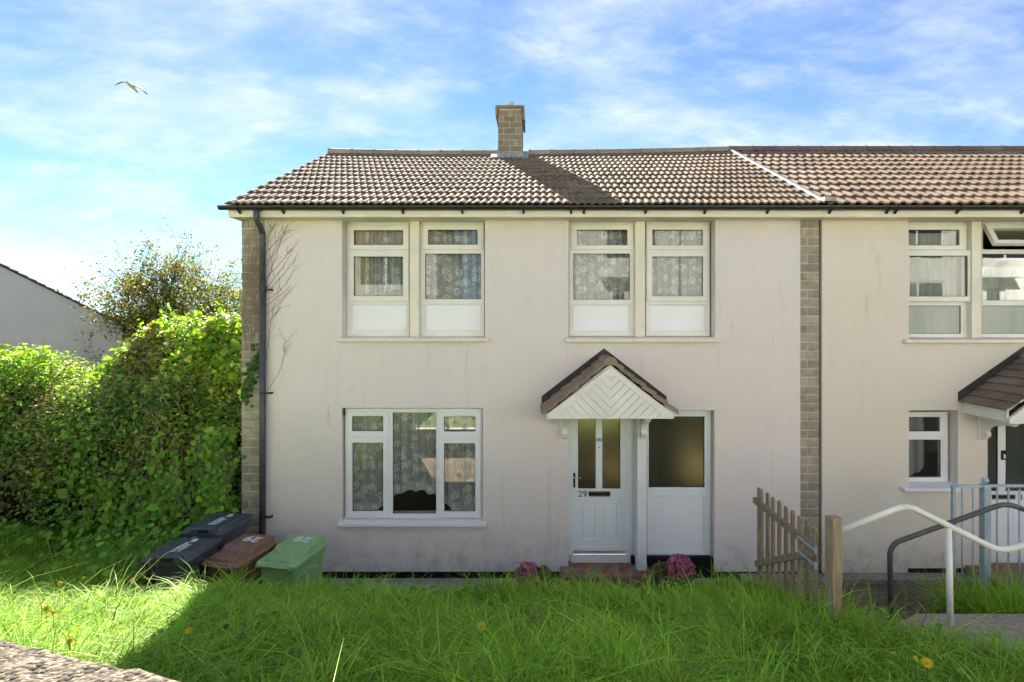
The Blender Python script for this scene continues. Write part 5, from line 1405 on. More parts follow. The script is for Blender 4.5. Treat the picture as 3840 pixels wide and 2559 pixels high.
def grow_hedge(name, label, x0, x1, crest, yb, yc, zg, n, size, pal_a, pal_b, seed, shape, disp, layers=0.30, a_hi=0.68, hv=0.10):
    rg = np.random.default_rng(seed)
    root = thing(name, ((x0+x1)/2, yc, zg), label, 'hedge')
    P, Nn, d = hedge_surface(n, x0, x1, crest, yb, yc, zg, rg, 0.01, a_hi, disp, seed)
    depth = -np.abs(rg.normal(0, layers, n)) + 0.06
    Q = P + Nn*(d+depth)[:, None] + rg.normal(0, 0.05, (n, 3))
    patch = vnoise(P, 1.3, seed+5) + 0.6*vnoise(P, 3.1, seed+6) + rg.normal(0, 0.25, n)
    ca, cb = jitter_cols(pal_a, n, hv, 0.28, rg), jitter_cols(pal_b, n, hv, 0.25, rg)
    C = np.where((patch > 0.18)[:, None], cb, ca)
    LN = Nn*0.9 + np.array([0, -0.1, 0.55]) + rg.normal(0, 0.55, (n, 3))
    br_ = vnoise(P, 2.3, seed+9) + rg.normal(0, .15, n) > 0.26          # dry brown runs through the thicket
    C = np.where((br_ & (rg.random(n) < 0.6))[:, None], jitter_cols(OLIVE, n, .1, .3, rg), C)
    gap = vnoise(P, 3.6, seed+12) + 0.5*vnoise(P, 8.0, seed+13)
    keep = (gap > -0.22) | (rg.random(n) < 0.18)
    big = np.where(patch > 0.35, 1.3, 1.0)*np.where(gap > 0.5, 1.2, 1.0)
    Q, LN, C, sz_ = Q[keep], LN[keep], C[keep], (size*big*np.exp(rg.normal(0, 0.38, n)))[keep]
    V, T, CC = leaf_cloud(Q, LN, sz_, C, shape, 0.22, rg)
    o = obj('foliage', np_mesh('foliage', V, T, CC), M['leaf'], root); o['kind'] = 'stuff'
    # dark twiggy inside
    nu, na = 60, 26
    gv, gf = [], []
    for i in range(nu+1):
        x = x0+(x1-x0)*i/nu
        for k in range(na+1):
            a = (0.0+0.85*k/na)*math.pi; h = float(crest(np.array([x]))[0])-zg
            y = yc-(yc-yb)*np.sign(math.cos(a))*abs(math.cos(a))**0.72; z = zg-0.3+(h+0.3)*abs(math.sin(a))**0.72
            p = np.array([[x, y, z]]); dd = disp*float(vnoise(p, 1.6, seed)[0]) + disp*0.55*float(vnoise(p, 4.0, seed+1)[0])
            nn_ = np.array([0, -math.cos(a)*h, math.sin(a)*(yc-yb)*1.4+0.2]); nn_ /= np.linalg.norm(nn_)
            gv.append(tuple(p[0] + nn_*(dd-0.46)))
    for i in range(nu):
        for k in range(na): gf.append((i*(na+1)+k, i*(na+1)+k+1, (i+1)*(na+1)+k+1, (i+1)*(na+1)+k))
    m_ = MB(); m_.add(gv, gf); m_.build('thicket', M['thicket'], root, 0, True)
    # arching canes
    st = MB()
    for k in range(int((x1-x0)*42)):
        Pp, Np, dp = hedge_surface(1, x0, x1, crest, yb, yc, zg, rg, 0.08, 0.6, disp, seed)
        s = Pp[0] + Np[0]*(dp[0]-0.12); L = rg.uniform(0.35, 0.9)
        dr = np.array([rg.normal(0, 0.7), rg.normal(-0.3, 0.4), rg.normal(0.15, 0.5)]); dr /= np.linalg.norm(dr)
        q = [s + dr*L*t + np.array([0, 0, -0.45*L*t*t]) + Np[0]*0.28*math.sin(t*3.0) for t in np.linspace(0, 1, 6)]
        st.tube([tuple(v) for v in q], [0.0045*(1-0.6*t) for t in np.linspace(0, 1, 6)], 4, False)
    sp_P, sp_N = [], []
    for k in range(int((x1-x0)*9)):                             # shoots standing up out of the crest
        Pp, Np, dp = hedge_surface(1, x0, x1, crest, yb, yc, zg, rg, 0.30, 0.55, disp, seed)
        s = Pp[0] + Np[0]*(dp[0]-0.05); L = rg.uniform(0.12, 0.42)*rg.uniform(0.5, 1.2)
        dr = np.array([rg.normal(0, 0.35), rg.normal(-0.1, 0.3), 1.0])
        q = [s + dr*L*t + np.array([0.06*math.sin(t*3+k), 0, 0]) for t in np.linspace(0, 1, 5)]
        st.tube([tuple(v) for v in q], [0.004, 0.0035, 0.003, 0.002, 0.001], 4, False)
        for t in np.linspace(0.25, 1.05, 9):
            for _ in range(2): sp_P.append(s + dr*L*t + rg.normal(0, 0.025, 3)); sp_N.append(rg.normal(0, .5, 3)+np.array([0, -.2, .7]))
    V2, T2, C2 = leaf_cloud(np.array(sp_P), np.array(sp_N), size*0.8*np.exp(rg.normal(0, .25, len(sp_P))), jitter_cols(pal_b, len(sp_P), hv, .25, rg), shape, .2, rg)
    o2 = obj('shoots', np_mesh('shoots', V2, T2, C2), M['leaf'], root); o2['kind'] = 'stuff'
    st_o = st.build('canes', M['vine'], root); st_o['kind'] = 'stuff'
    return root
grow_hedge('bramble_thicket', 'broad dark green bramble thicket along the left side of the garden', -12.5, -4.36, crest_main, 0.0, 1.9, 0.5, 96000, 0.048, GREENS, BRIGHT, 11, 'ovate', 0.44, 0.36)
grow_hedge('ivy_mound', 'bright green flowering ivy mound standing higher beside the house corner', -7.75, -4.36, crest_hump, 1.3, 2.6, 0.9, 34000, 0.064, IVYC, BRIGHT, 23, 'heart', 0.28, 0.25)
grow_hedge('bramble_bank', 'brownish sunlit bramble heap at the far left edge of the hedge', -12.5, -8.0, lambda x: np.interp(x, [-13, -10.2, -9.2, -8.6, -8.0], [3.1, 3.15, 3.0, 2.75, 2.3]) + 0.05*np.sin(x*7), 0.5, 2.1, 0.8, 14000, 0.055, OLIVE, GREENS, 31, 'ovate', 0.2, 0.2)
# bindweed hanging over the bramble beside the brick corner, with larger heart-shaped leaves
def bindweed():
    rg = np.random.default_rng(5)
    root = thing('bindweed', (-4.9, -0.4, 0.6), 'fresh green bindweed with heart-shaped leaves trailing down behind the black bins', 'plant')
    Ps, Ns = [], []; st = MB()
    for k in range(84):
        x = (rg.normal(-5.35, 0.22) if k % 2 else rg.normal(-4.62, 0.10)) if k < 60 else rg.uniform(-6.6, -4.5)
        z1 = rg.uniform(1.2, 2.25) if k < 60 else rg.uniform(1.3, 2.2); y1 = np.interp(z1, [0.6, 1.6, 2.9], [-0.45, -0.10, 0.55])
        n = rg.integers(10, 20); p = np.array([x, y1, z1]); line = [tuple(p)]
        for i in range(n):
            p = p + np.array([rg.normal(0, 0.035), -0.018+rg.normal(0, 0.015), -rg.uniform(0.05, 0.10)])
            if p[2] < 0.72: break
            line.append(tuple(p)); Ps.append(p + rg.normal(0, 0.03, 3) + np.array([0, -0.04, 0])); Ns.append([rg.normal(0, 0.35), -1.0, 0.35+rg.normal(0, 0.3)])
        if len(line) > 2: st.tube(line, 0.003, 4, False)
    for k in range(420):                                        # leafy skirt at the foot, spilling towards the bins
        p = np.array([rg.normal(-4.95, 0.45), rg.normal(-1.0, 0.35), 0.0]); p[2] = 0.72 + abs(rg.normal(0.1, 0.14))
        if p[0] > -4.5 and p[1] > -1.2: continue
        Ps.append(p); Ns.append([rg.normal(0, 0.4), -0.5, 0.9])
    for k in range(420):
        p = np.array([rg.uniform(-9.5, -5.0), rg.normal(-0.45, 0.35), 0.0]); p[2] = 0.66 + abs(rg.normal(0.08, 0.18))
        Ps.append(p); Ns.append([rg.normal(0, 0.4), -0.5, 0.9])
    P = np.array(Ps); N = np.array(Ns); n = len(P)
    V, T, C = leaf_cloud(P, N, 0.072*np.exp(rg.normal(0, 0.28, n)), jitter_cols([(0.17, 0.35, 0.04), (0.22, 0.40, 0.045), (0.14, 0.29, 0.036)], n, 0.06, 0.2, rg), 'heart', 0.18, rg)
    o = obj('leaves', np_mesh('leaves', V, T, C), M['leaf'], root); o['kind'] = 'stuff'
    so_ = st.build('runners', M['vine'], root); so_['kind'] = 'stuff'
bindweed()
# small sprig of ivy on the corner pier
def sprig():
    rg = np.random.default_rng(9); Ps = []
    for k in range(130):
        t = rg.uniform(0, 1); Ps.append([ux(905)+0.02+0.26*t+rg.normal(0, 0.035), -0.02-abs(rg.normal(0, 0.02)), vz(1500)+(vz(1330)-vz(1500))*t+rg.normal(0, 0.09)])
    P = np.array(Ps); n = len(P)
    V, T, C = leaf_cloud(P, np.stack([rg.normal(0, .4, n), -np.ones(n), rg.normal(.3, .3, n)], 1), 0.06*np.exp(rg.normal(0, 0.2, n)), jitter_cols([(0.06, 0.14, 0.025), (0.09, 0.18, 0.03)], n, 0.05, 0.2, rg), 'heart', 0.15, rg)
    tag(obj('ivy_sprig', np_mesh('ivy_sprig', V, T, C), M['leaf']), 'small green ivy sprig climbing the brick corner beside the downpipe', 'ivy')
sprig()
# dead creeper on the corner pier and the render
def creeper():
    rg = np.random.default_rng(14); m = MB(); m2 = MB()
    for k in range(85):
        t0 = rg.uniform(0, 1); x = rg.uniform(-4.25, -4.02) if k % 3 else rg.uniform(-4.1, -3.98); z = rg.uniform(2.9, 4.3)
        p = np.array([x, -0.012, z]); line = [tuple(p)]; dx = rg.normal(0.02, 0.05)
        for i in range(rg.integers(8, 24)):
            dx = 0.85*dx + rg.normal(0.001, 0.012); p = p + np.array([dx*0.5, 0, rg.uniform(0.03, 0.07)])
            p[0] = min(max(p[0], -4.285), -3.95); p[1] = -0.010-abs(rg.normal(0, 0.006))
            if p[2] > 5.17: break
            line.append(tuple(p))
        if len(line) > 3: m.tube(line, rg.uniform(0.0014, 0.0030), 4, False)
    def strand(u, v, pts, r0, kids):
        base = [(ux(a), vz(b)) for a, b in pts]; n = 26; line = []
        tt = np.linspace(0, 1, len(base)); wob = 0
        for t in np.linspace(0, 1, n):
            wob = 0.7*wob + rg.normal(0, 0.006)
            line.append((np.interp(t, tt, [b[0] for b in base])+wob, -0.006, np.interp(t, tt, [b[1] for b in base])+rg.normal(0, 0.004)))
        m2.tube(line, [r0*(1-0.7*t) for t in np.linspace(0, 1, n)], 5, False)
        for _ in range(kids):
            i = rg.integers(4, n-3); p = np.array(line[i]); d = np.array([rg.normal(0.5, 0.5), 0, rg.uniform(0.5, 1.0)]); d /= np.linalg.norm(d); q = [tuple(p)]
            for s in range(rg.integers(3, 8)):
                p = p + d*0.035 + np.array([rg.normal(0, 0.008), 0, rg.normal(0, 0.008)]); q.append(tuple(p))
            m2.tube(q, r0*0.45, 4, False)
    for pts in ([(995, 955), (1040, 900), (1068, 830)], [(998, 985), (1050, 900), (1080, 832)], [(996, 1010), (1045, 930), (1075, 850), (1100, 828)], [(1000, 890), (1040, 830)],
                [(1002, 1040), (1055, 985), (1095, 930)], [(1002, 1085), (1065, 1000), (1110, 905)], [(1000, 1100), (1070, 1020), (1108, 975)], [(1002, 1125), (1075, 1070), (1100, 1005)],
                [(1000, 1150), (1060, 1100), (1090, 1075)], [(1002, 1180), (1040, 1150), (1065, 1125), (1092, 1080)], [(1003, 1215), (1038, 1168)], [(1000, 1350), (1012, 1230), (1040, 1168)],
                [(1000, 1470), (1050, 1390), (1065, 1320), (1093, 1275)], [(1065, 1320), (1072, 1270)], [(996, 1060), (1020, 1000), (1045, 940), (1060, 860)], [(996, 930), (1010, 890), (1035, 835)]):
        strand(0, 0, pts, 0.0040, 4)
    root = thing('dead_creeper', (-4.1, -0.01, 2.9), 'dead brown creeper stems fanning out behind the downpipe at the house corner', 'creeper')
    a = m.build('dense_stems', M['vine'], root); a['kind'] = 'stuff'
    b = m2.build('fanned_stems', M['vine'], root); b['kind'] = 'stuff'
creeper()

# trees behind the hedge
def tree(name, label, base, height, spread, nleaf, lsize, pal, seed, stems=5, trunk_r=0.12, lean=0.0, wood_depth=5):
    rg = np.random.default_rng(seed)
    root = thing(name, base, label, 'tree', 'trees behind the hedge')
    m = MB(); tips = []
    def branch(p, d, L, r, depth):
        n = 5; pts = [p.copy()]; rs = [r]
        for i in range(n):
            d = d + rg.normal(0, 0.10, 3) + np.array([0, 0, 0.035]); d /= np.linalg.norm(d)
            p = p + d*L/n; pts.append(p.copy()); rs.append(r*(1-0.45*(i+1)/n))
            if depth <= 1: tips.append(p.copy())
        m.tube([tuple(q) for q in pts], rs, 6 if depth > 2 else 4, False)
        if depth > 0:
            for k in range(rg.integers(3, 5) if depth > 1 else 3):
                t = rg.uniform(0.35, 1.0); s = pts[int(t*n)]
                dd = d + rg.normal(0, 0.55, 3)*np.array([1, 1, 0.6]); dd /= np.linalg.norm(dd)
                branch(np.array(s), dd, L*rg.uniform(0.55, 0.8), rs[int(t*n)]*0.6, depth-1)
    b = np.array(base, float)
    for k in range(stems):
        a = 2*math.pi*k/stems + rg.uniform(-.4, .4)
        d = np.array([math.cos(a)*spread*rg.uniform(.5, 1)+lean, math.sin(a)*spread*0.7, 1.0]); d /= np.linalg.norm(d)
        branch(b + np.array([math.cos(a), math.sin(a), 0])*0.1, d, height*rg.uniform(0.46, 0.58), trunk_r*rg.uniform(.6, 1), wood_depth)
    t_ = m.build('trunk', M['bark'], root)
    tips = np.array(tips); pick = tips[rg.integers(0, len(tips), nleaf)]
    P = pick + rg.normal(0, 0.10, (nleaf, 3))
    N = rg.normal(0, 0.7, (nleaf, 3)) + np.array([0, 0, 0.6])
    C = jitter_cols(pal, nleaf, 0.10, 0.28, rg)
    V, T, CC = leaf_cloud(P, N, lsize*np.exp(rg.normal(0, 0.25, nleaf)), C, 'ovate', 0.2, rg)
    o = obj('crown', np_mesh('crown', V, T, CC), M['treeleaf'], root); o['kind'] = 'stuff'
AUT = [(0.227, 0.227, 0.058), (0.182, 0.215, 0.052), (0.260, 0.202, 0.058), (0.325, 0.234, 0.065), (0.156, 0.189, 0.049), (0.247, 0.247, 0.058)]
AUT2 = [(0.183, 0.257, 0.054), (0.147, 0.219, 0.050), (0.244, 0.282, 0.054), (0.341, 0.292, 0.061)]
yt = 13.0
tree('autumn_tree', 'open-branched tree with yellowing leaves behind the hedge', (ux(655, yt), yt, 0.2), 6.5, 0.32, 19000, 0.076, AUT, 41, 6)
tree('slender_tree', 'greener tree half hidden by the corner of the house', (ux(880, yt+1), yt+1, 0.2), 6.6, 0.26, 15000, 0.074, AUT2, 43, 5)
def far_wood():
    rg = np.random.default_rng(77); n = 15000
    x = rg.uniform(-40, -4, n); y = rg.uniform(26, 34, n)
    top = 3.5 + 0.5*np.sin(x*0.7) + 0.35*np.sin(x*1.9+1) + 0.3*np.sin(x*4.3)
    z = top*(rg.uniform(0, 1, n)**0.35)
    P = np.stack([x, y, z], 1)
    V, T, C = leaf_cloud(P, rg.normal(0, .7, (n, 3))+np.array([0, -.3, .7]), 0.30*np.exp(rg.normal(0, .3, n)), jitter_cols([(0.06, 0.075, 0.02), (0.09, 0.09, 0.022), (0.045, 0.06, 0.016)], n, 0.1, 0.25, rg), 'ovate', 0.2, rg)
    o = obj('far_wood', np_mesh('far_wood', V, T, C), M['leaf']); tag(o, 'dark far-off woodland seen between the gable and the house', 'woodland', None, 'stuff')
far_wood()

# ------------------------------------------------------------------ lawn
GH = np.array([[ground_h(x, y) for x in np.arange(-13, 9, 0.1)] for y in np.arange(-8.5, 2.5, 0.1)])
def gh(x, y):
    fx, fy = (x+13)/0.1, (y+8.5)/0.1
    i, j = np.clip(fx.astype(int), 0, GH.shape[1]-2), np.clip(fy.astype(int), 0, GH.shape[0]-2)
    u, v = fx-i, fy-j
    return GH[j, i]*(1-u)*(1-v)+GH[j, i+1]*u*(1-v)+GH[j+1, i]*(1-u)*v+GH[j+1, i+1]*u*v
def blades(x, y, h, w, lean_a, lean, cols, rg, zoff=0.0):
    n = len(x); z = gh(x, y)-0.015+zoff
    P0 = np.stack([x, y, z], 1)
    ld = np.stack([np.cos(lean_a), np.sin(lean_a), np.zeros(n)], 1)
    fa = lean_a + rg.normal(math.pi/2, 0.5, n); sd = np.stack([np.cos(fa), np.sin(fa), np.zeros(n)], 1)*w[:, None]*0.5
    rows = []
    for t in (0.0, 0.38, 0.74, 1.0):
        horiz = lean*h*(t**1.7); vert = h*(t - 0.40*np.minimum(lean, 1.35)*t**2.4)
        rows.append(P0 + ld*horiz[:, None] + np.array([0, 0, 1.0])*vert[:, None])
    V = np.stack([rows[0]-sd, rows[0]+sd, rows[1]-sd*0.95, rows[1]+sd*0.95, rows[2]-sd*0.65, rows[2]+sd*0.65, rows[3]], 1).reshape(-1, 3)
    tri = np.array([[0,1,3],[0,3,2],[2,3,5],[2,5,4],[4,5,6]])
    T = (np.arange(n)[:, None, None]*7+tri[None]).reshape(-1, 3)
    return V, T, np.repeat(cols, 7, axis=0)
GRASS = [(0.268, 0.499, 0.03), (0.213, 0.432, 0.029), (0.321, 0.557, 0.039), (0.364, 0.53, 0.046), (0.24, 0.466, 0.046)]
def lawn():
    rg = np.random.default_rng(99)
    def sample(n, x0, x1, y0, y1):
        nt = max(1, n//26); cx, cy = rg.uniform(x0, x1, nt), rg.uniform(y0, y1, nt)
        k = rg.integers(0, nt, n); ca = rg.uniform(0, 2*math.pi, nt)
        dx, dy = rg.normal(0, 0.055, n), rg.normal(0, 0.055, n)
        x, y = cx[k]+dx, cy[k]+dy
        la = np.where(rg.random(n) < 0.55, np.arctan2(dy, dx), ca[k]+rg.normal(0, 0.5, n))
        return x, y, la, k, nt
    parts = []
    for n, x0, x1, y0, y1, hs, ws in ((125000, -4.6, 4.6, -4.9, -1.85, 0.170, 0.0066), (34000, -3.6, 4.8, -6.6, -4.8, 0.14, 0.0048), (46000, -9.5, -4.5, -5.4, -1.0, 0.16, 0.0070), (16000, -10.0, -4.6, -1.1, 0.5, 0.15, 0.007)):
        x, y, la, k, nt = sample(n, x0, x1, y0, y1)
        edge = np.interp(y, [-7.5, -5.2, -4.3, -3.3, -2.6, -2.0, -1.0], [6.0, 4.35, 3.32, 2.68, 2.60, 2.55, 2.5])
        ok = (y > -6.565-0.30*(x+1.62)+0.04) & (x < edge+0.04) & ~((x > -4.62) & (y > -1.86))
        th_ = np.exp(rg.normal(0, 0.28, nt))[k]*np.exp(rg.normal(0, 0.28, n))
        patchy = 0.92 + 0.30*np.sin(x*1.9+1.0)*np.sin(y*2.3+0.5) + 0.28*np.sin(x*4.7+2*np.sin(y*1.3))*np.sin(y*5.3+np.sin(x*2.1))
        h = hs*th_*patchy*np.where((x > 0.2) & (x < 2.0) & (y > -2.5), 0.72, 1.0)*np.where((x < -2.2) & (x > -5.0) & (y > -2.6), 0.85, 1.0); w = ws*np.exp(rg.normal(0, 0.25, n))
        lean = np.clip(np.abs(rg.normal(1.15, 0.45, n)), 0.1, 1.9)
        c = jitter_cols(GRASS, n, 0.07, 0.20, rg)
        yel = (0.5+0.5*np.sin(x*1.3+0.4*y)*np.sin(y*1.7))
        dry = rg.random(n) < 0.08
        c[dry] = jitter_cols([(0.23, 0.19, 0.07), (0.17, 0.15, 0.05)], dry.sum(), 0.08, 0.2, rg)
        c *= (0.80+0.32*yel)[:, None]*(0.85+0.3*rg.random(nt)[k])[:, None]
        parts.append([q[ok] for q in (x, y, h, w, la, lean)] + [c[ok]])
    n = 26000; x, y, la, k, nt = sample(n, -9.0, 4.6, -6.4, -1.85)    # taller arching blades over the sward
    edge = np.interp(y, [-7.5, -5.2, -4.3, -3.3, -2.6, -2.0, -1.0], [6.0, 4.35, 3.32, 2.68, 2.60, 2.55, 2.5])
    ok = (y > -6.565-0.30*(x+1.62)+0.1) & (x < edge+0.02) & ~((x > -4.62) & (y > -1.9))
    hh = np.where(y < -4.9, 0.17, 0.23)*np.where((x < -2.2) & (x > -5.0) & (y > -2.6), 0.8, 1.0)*np.exp(rg.normal(0, .25, n))
    parts.append([q[ok] for q in (x, y, hh, np.where(y < -4.9, 0.0055, 0.0085)*np.exp(rg.normal(0, .2, n)), la, np.clip(rg.normal(1.05, .3, n), .3, 1.7))] + [(jitter_cols(GRASS, n, .08, .18, rg)*np.array([1.18, 1.12, 1.3]))[ok]])
    # long grass along the path edge and round the railing
    for n, x0, x1, y0, y1, hs in ((5200, 4.2, 6.4, -2.95, -2.15, 0.34), (3200, 1.7, 2.62, -3.5, -1.95, 0.235), (700, 1.9, 2.6, -2.35, -1.95, 0.20), (1500, -2.9, 2.6, -2.05, -1.80, 0.17), (700, -4.3, 2.7, -0.75, -0.6, 0.10)):
        x, y, la, k, nt = sample(n, x0, x1, y0, y1)
        parts.append([x, y, hs*np.exp(rg.normal(0, .3, n)), 0.007*np.ones(n), la, np.clip(np.abs(rg.normal(.7, .3, n)), 0, 1.3), jitter_cols(GRASS, n, .06, .2, rg)*0.9])
    Vs, Ts, Cs, b = [], [], [], 0
    for p in parts:
        V, T, C = blades(*p[:2], p[2], p[3], p[4], p[5], p[6], rg)
        Vs.append(V); Ts.append(T+b); Cs.append(C); b += len(V)
    o = obj('lawn_grass', np_mesh('lawn_grass', np.concatenate(Vs), np.concatenate(Ts), np.concatenate(Cs)), M['grass'])
    tag(o, 'long unmown green grass filling the front garden', 'grass', None, 'stuff')
    # broad-leaved weeds among the grass
    n = 4600; x = rg.uniform(-9, 4.0, n); y = rg.uniform(-6.3, -1.85, n)
    edge = np.interp(y, [-7.5, -5.2, -4.3, -3.3, -2.0], [6.0, 4.35, 3.32, 2.68, 2.55])
    dens = np.sin(x*2.1+0.7)*np.sin(y*2.9)+0.5*np.sin(x*5+y*3)
    ok = (y > y_wall(x)+0.08) & (x < edge) & (dens > 0.1); x, y = x[ok], y[ok]; n = len(x)
    P = np.stack([x, y, gh(x, y)+rg.uniform(0.07, 0.20, n)], 1)
    V, T, C = leaf_cloud(P, rg.normal(0, .5, (n, 3))+np.array([0, -0.2, 1.0]), 0.070*np.where(y < -4.2, 0.55, 1.0)*np.exp(rg.normal(0, .35, n)), jitter_cols([(0.17, 0.31, 0.04), (0.20, 0.35, 0.045)], n, .06, .2, rg), 'ovate', 0.2, rg)
    o = obj('lawn_weeds', np_mesh('lawn_weeds', V, T, C), M['leaf']); tag(o, 'broad-leaved weeds scattered through the long grass', 'weeds', None, 'stuff')
    # tiny-leaved clover patch by the street wall
    n = 5200; x = rg.uniform(-4.4, -1.9, n); y = y_wall(x)+np.abs(rg.normal(0, 0.42, n))+0.06
    P = np.stack([x, y, gh(x, y)+rg.uniform(0.06, 0.19, n)], 1)
    V, T, C = leaf_cloud(P, rg.normal(0, .4, (n, 3))+np.array([0, 0, 1.0]), 0.030*np.exp(rg.normal(0, .2, n)), jitter_cols([(0.10, 0.19, 0.035), (0.13, 0.21, 0.04)], n, .06, .2, rg), 'heart', 0.15, rg)
    o = obj('clover_patch', np_mesh('clover_patch', V, T, C), M['leaf']); tag(o, 'low small-leaved clover behind the street wall', 'clover', None, 'stuff')
lawn()

# seed stalks and dandelions, one by one
M['stalk'] = simple('dry_stalk', (0.36, 0.29, 0.15), 0.8, 0.2, 0.15, 20)
M['greenstem'] = simple('flower_stem', (0.16, 0.20, 0.06), 0.7, 0.2, 0.15, 20)
def on_ground(u, v, dz):
    y = -1.8
    for _ in range(80):
        y -= 0.06
        if vz(v, y) >= float(gh(np.array([ux(u, y)]), np.array([y]))[0]) + dz: break
    return ux(u, y), y
def stalk(u0, v0, u1, v1, y=None, label=None):
    x0, y0 = on_ground(u0, v0, 0.10) if y is None else (ux(u0, y), y)
    p = Vector((x0, y0, float(gh(np.array([x0]), np.array([y0]))[0]))); q = Vector((ux(u1, y0), y0, vz(v1, y0)))
    t = thing('grass_stalk', p, label, 'grass stalk', 'dry seed stalks in the lawn')
    n = 8; pts = []
    for k in range(n+1):
        s = k/n; pts.append(p.lerp(q, s) + Vector((0.03*math.sin(s*3.1)*(1 if u1 > u0 else -1), 0, 0.04*math.sin(s*3.1))))
    MB().tube(pts, [0.0022*(1-0.4*k/n) for k in range(n+1)], 5).build('stem', M['stalk'], t)
    h = MB()
    for k in range(16):
        s = 0.66+0.34*k/15; c = p.lerp(q, s) + Vector((0.03*math.sin(s*3.1)*(1 if u1 > u0 else -1), 0, 0.04*math.sin(s*3.1)))
        d = Vector((random.uniform(-1, 1), random.uniform(-1, 1), 0.8)).normalized()*random.uniform(.014, .028)
        h.tube([c, c+d*0.5, c+d], [0.001, 0.0035, 0.0006], 4, False)
    hh = h.build('seed_head', M['stalk'], t); hh['kind'] = 'stuff'
for a in ((690, 2125, 515, 2010, None, 'pale leaning seed stalk at the left, beside the bindweed'), (735, 2000, 950, 1948, -1.75, 'long arching seed stalk in front of the black bins'), (440, 2130, 478, 1985, None, 'dry stalk standing between the bindweed and the black bin'),
          (245, 2155, 175, 2015, None, 'dry stalk leaning at the far left in the shade'), (1930, 2290, 1938, 2150, None, 'pale seed stalk beside the left flower pot'), (1968, 2420, 1985, 2270, None, 'tall pale stalk in mid lawn below the left flower pot'),
          (2005, 2440, 2012, 2290, None, 'tall pale stalk beside its twin in mid lawn'), (2075, 2370, 2098, 2310, None, 'short pale stalk in mid lawn below the door'), (3500, 2290, 3535, 2080, -2.9, 'thin dry stalk beside the white handrail upright'),
          (3440, 2285, 3395, 2215, -2.9, 'thin dry stalk leaning by the path edge'), (1060, 2135, 1068, 2040, -1.75, 'dry stalk standing in front of the green bin'), (990, 2140, 998, 2052, -1.75, 'dry stalk standing between the brown and green bins'),
          (600, 2160, 596, 1962, -1.8, 'thin upright stalk beside the front black bin'), (780, 2320, 795, 2195, None, 'seed stalk at the right edge of the sunlit grass')):
    stalk(*a[:4], a[4], a[5])
def dandelion(u, v, r, label, kind=0):
    r *= 1.45; x, y = on_ground(u, v, 0.25); z0 = float(gh(np.array([x]), np.array([y]))[0]); z = vz(v, y)
    t = thing('dandelion', (x, y, z0), label, 'flower', 'yellow dandelions in the lawn')
    MB().tube([(x+0.01, y+0.01, z0), (x+0.004, y, (z0+z)/2), (x, y, z)], 0.003, 5).build('stem', M['greenstem'], t)
    tilt = Matrix.Translation((x, y, z)) @ Matrix.Rotation(rad(random.uniform(15, 55)), 4, 'X') @ Matrix.Rotation(random.uniform(-.5, .5), 4, 'Y')
    f = MB()
    for ring, (n, rr, up) in enumerate(((14, 1.0, 0.15), (11, 0.75, 0.35), (7, 0.45, 0.55))):
        for k in range(n):
            a = 2*math.pi*k/n + ring*0.4; c, s = math.cos(a), math.sin(a); w = r*0.13
            pts = [Vector((0, 0, 0)), Vector((c*r*rr*.6 - s*w, s*r*rr*.6 + c*w, r*up*.8)), Vector((c*r*rr, s*r*rr, r*up)), Vector((c*r*rr*.6 + s*w, s*r*rr*.6 - c*w, r*up*.8))]
            f.add([tilt @ p for p in pts], [(0, 1, 2, 3)])
    h = f.build('flower_head', M['yellow'], t); h['kind'] = 'stuff'
for u, v, r, lb in ((500, 2178, 0.030, 'largest yellow dandelion, sunlit left of the black bins'), (225, 2188, 0.018, 'yellow flower upper left in the sunlit grass'), (315, 2168, 0.016, 'small yellow flower at the shade edge, upper left'),
                    (155, 2266, 0.018, 'yellow flower at far left, topmost of a diagonal three'), (173, 2284, 0.022, 'yellow flower at far left, middle of a diagonal three'), (200, 2302, 0.020, 'yellow flower at far left, lowest of a diagonal three'),
                    (258, 2384, 0.016, 'upper of two yellow flowers above the street wall'), (262, 2404, 0.018, 'lower of two yellow flowers above the street wall'), (708, 2365, 0.018, 'yellow flower at the shadow edge in the left lawn'),
                    (546, 2222, 0.012, 'small yellow flower just right of the largest dandelion'), (1378, 2206, 0.014, 'pale yellow flower below the ground floor window'), (1806, 2350, 0.026, 'bright yellow dandelion in the middle of the lawn'),
                    (1825, 2296, 0.014, 'small yellow flower above the middle dandelion'), (1918, 2341, 0.017, 'yellow flower just right of the middle dandelion'), (2193, 2246, 0.022, 'yellow flower in the lawn below the front door'),
                    (2236, 2293, 0.020, 'yellow flower lower right of the door step'), (3476, 2488, 0.024, 'yellow dandelion low on the right of the lawn'), (3433, 2471, 0.013, 'small yellow flower upper left of the right dandelion')):
    dandelion(u, v, r, lb)

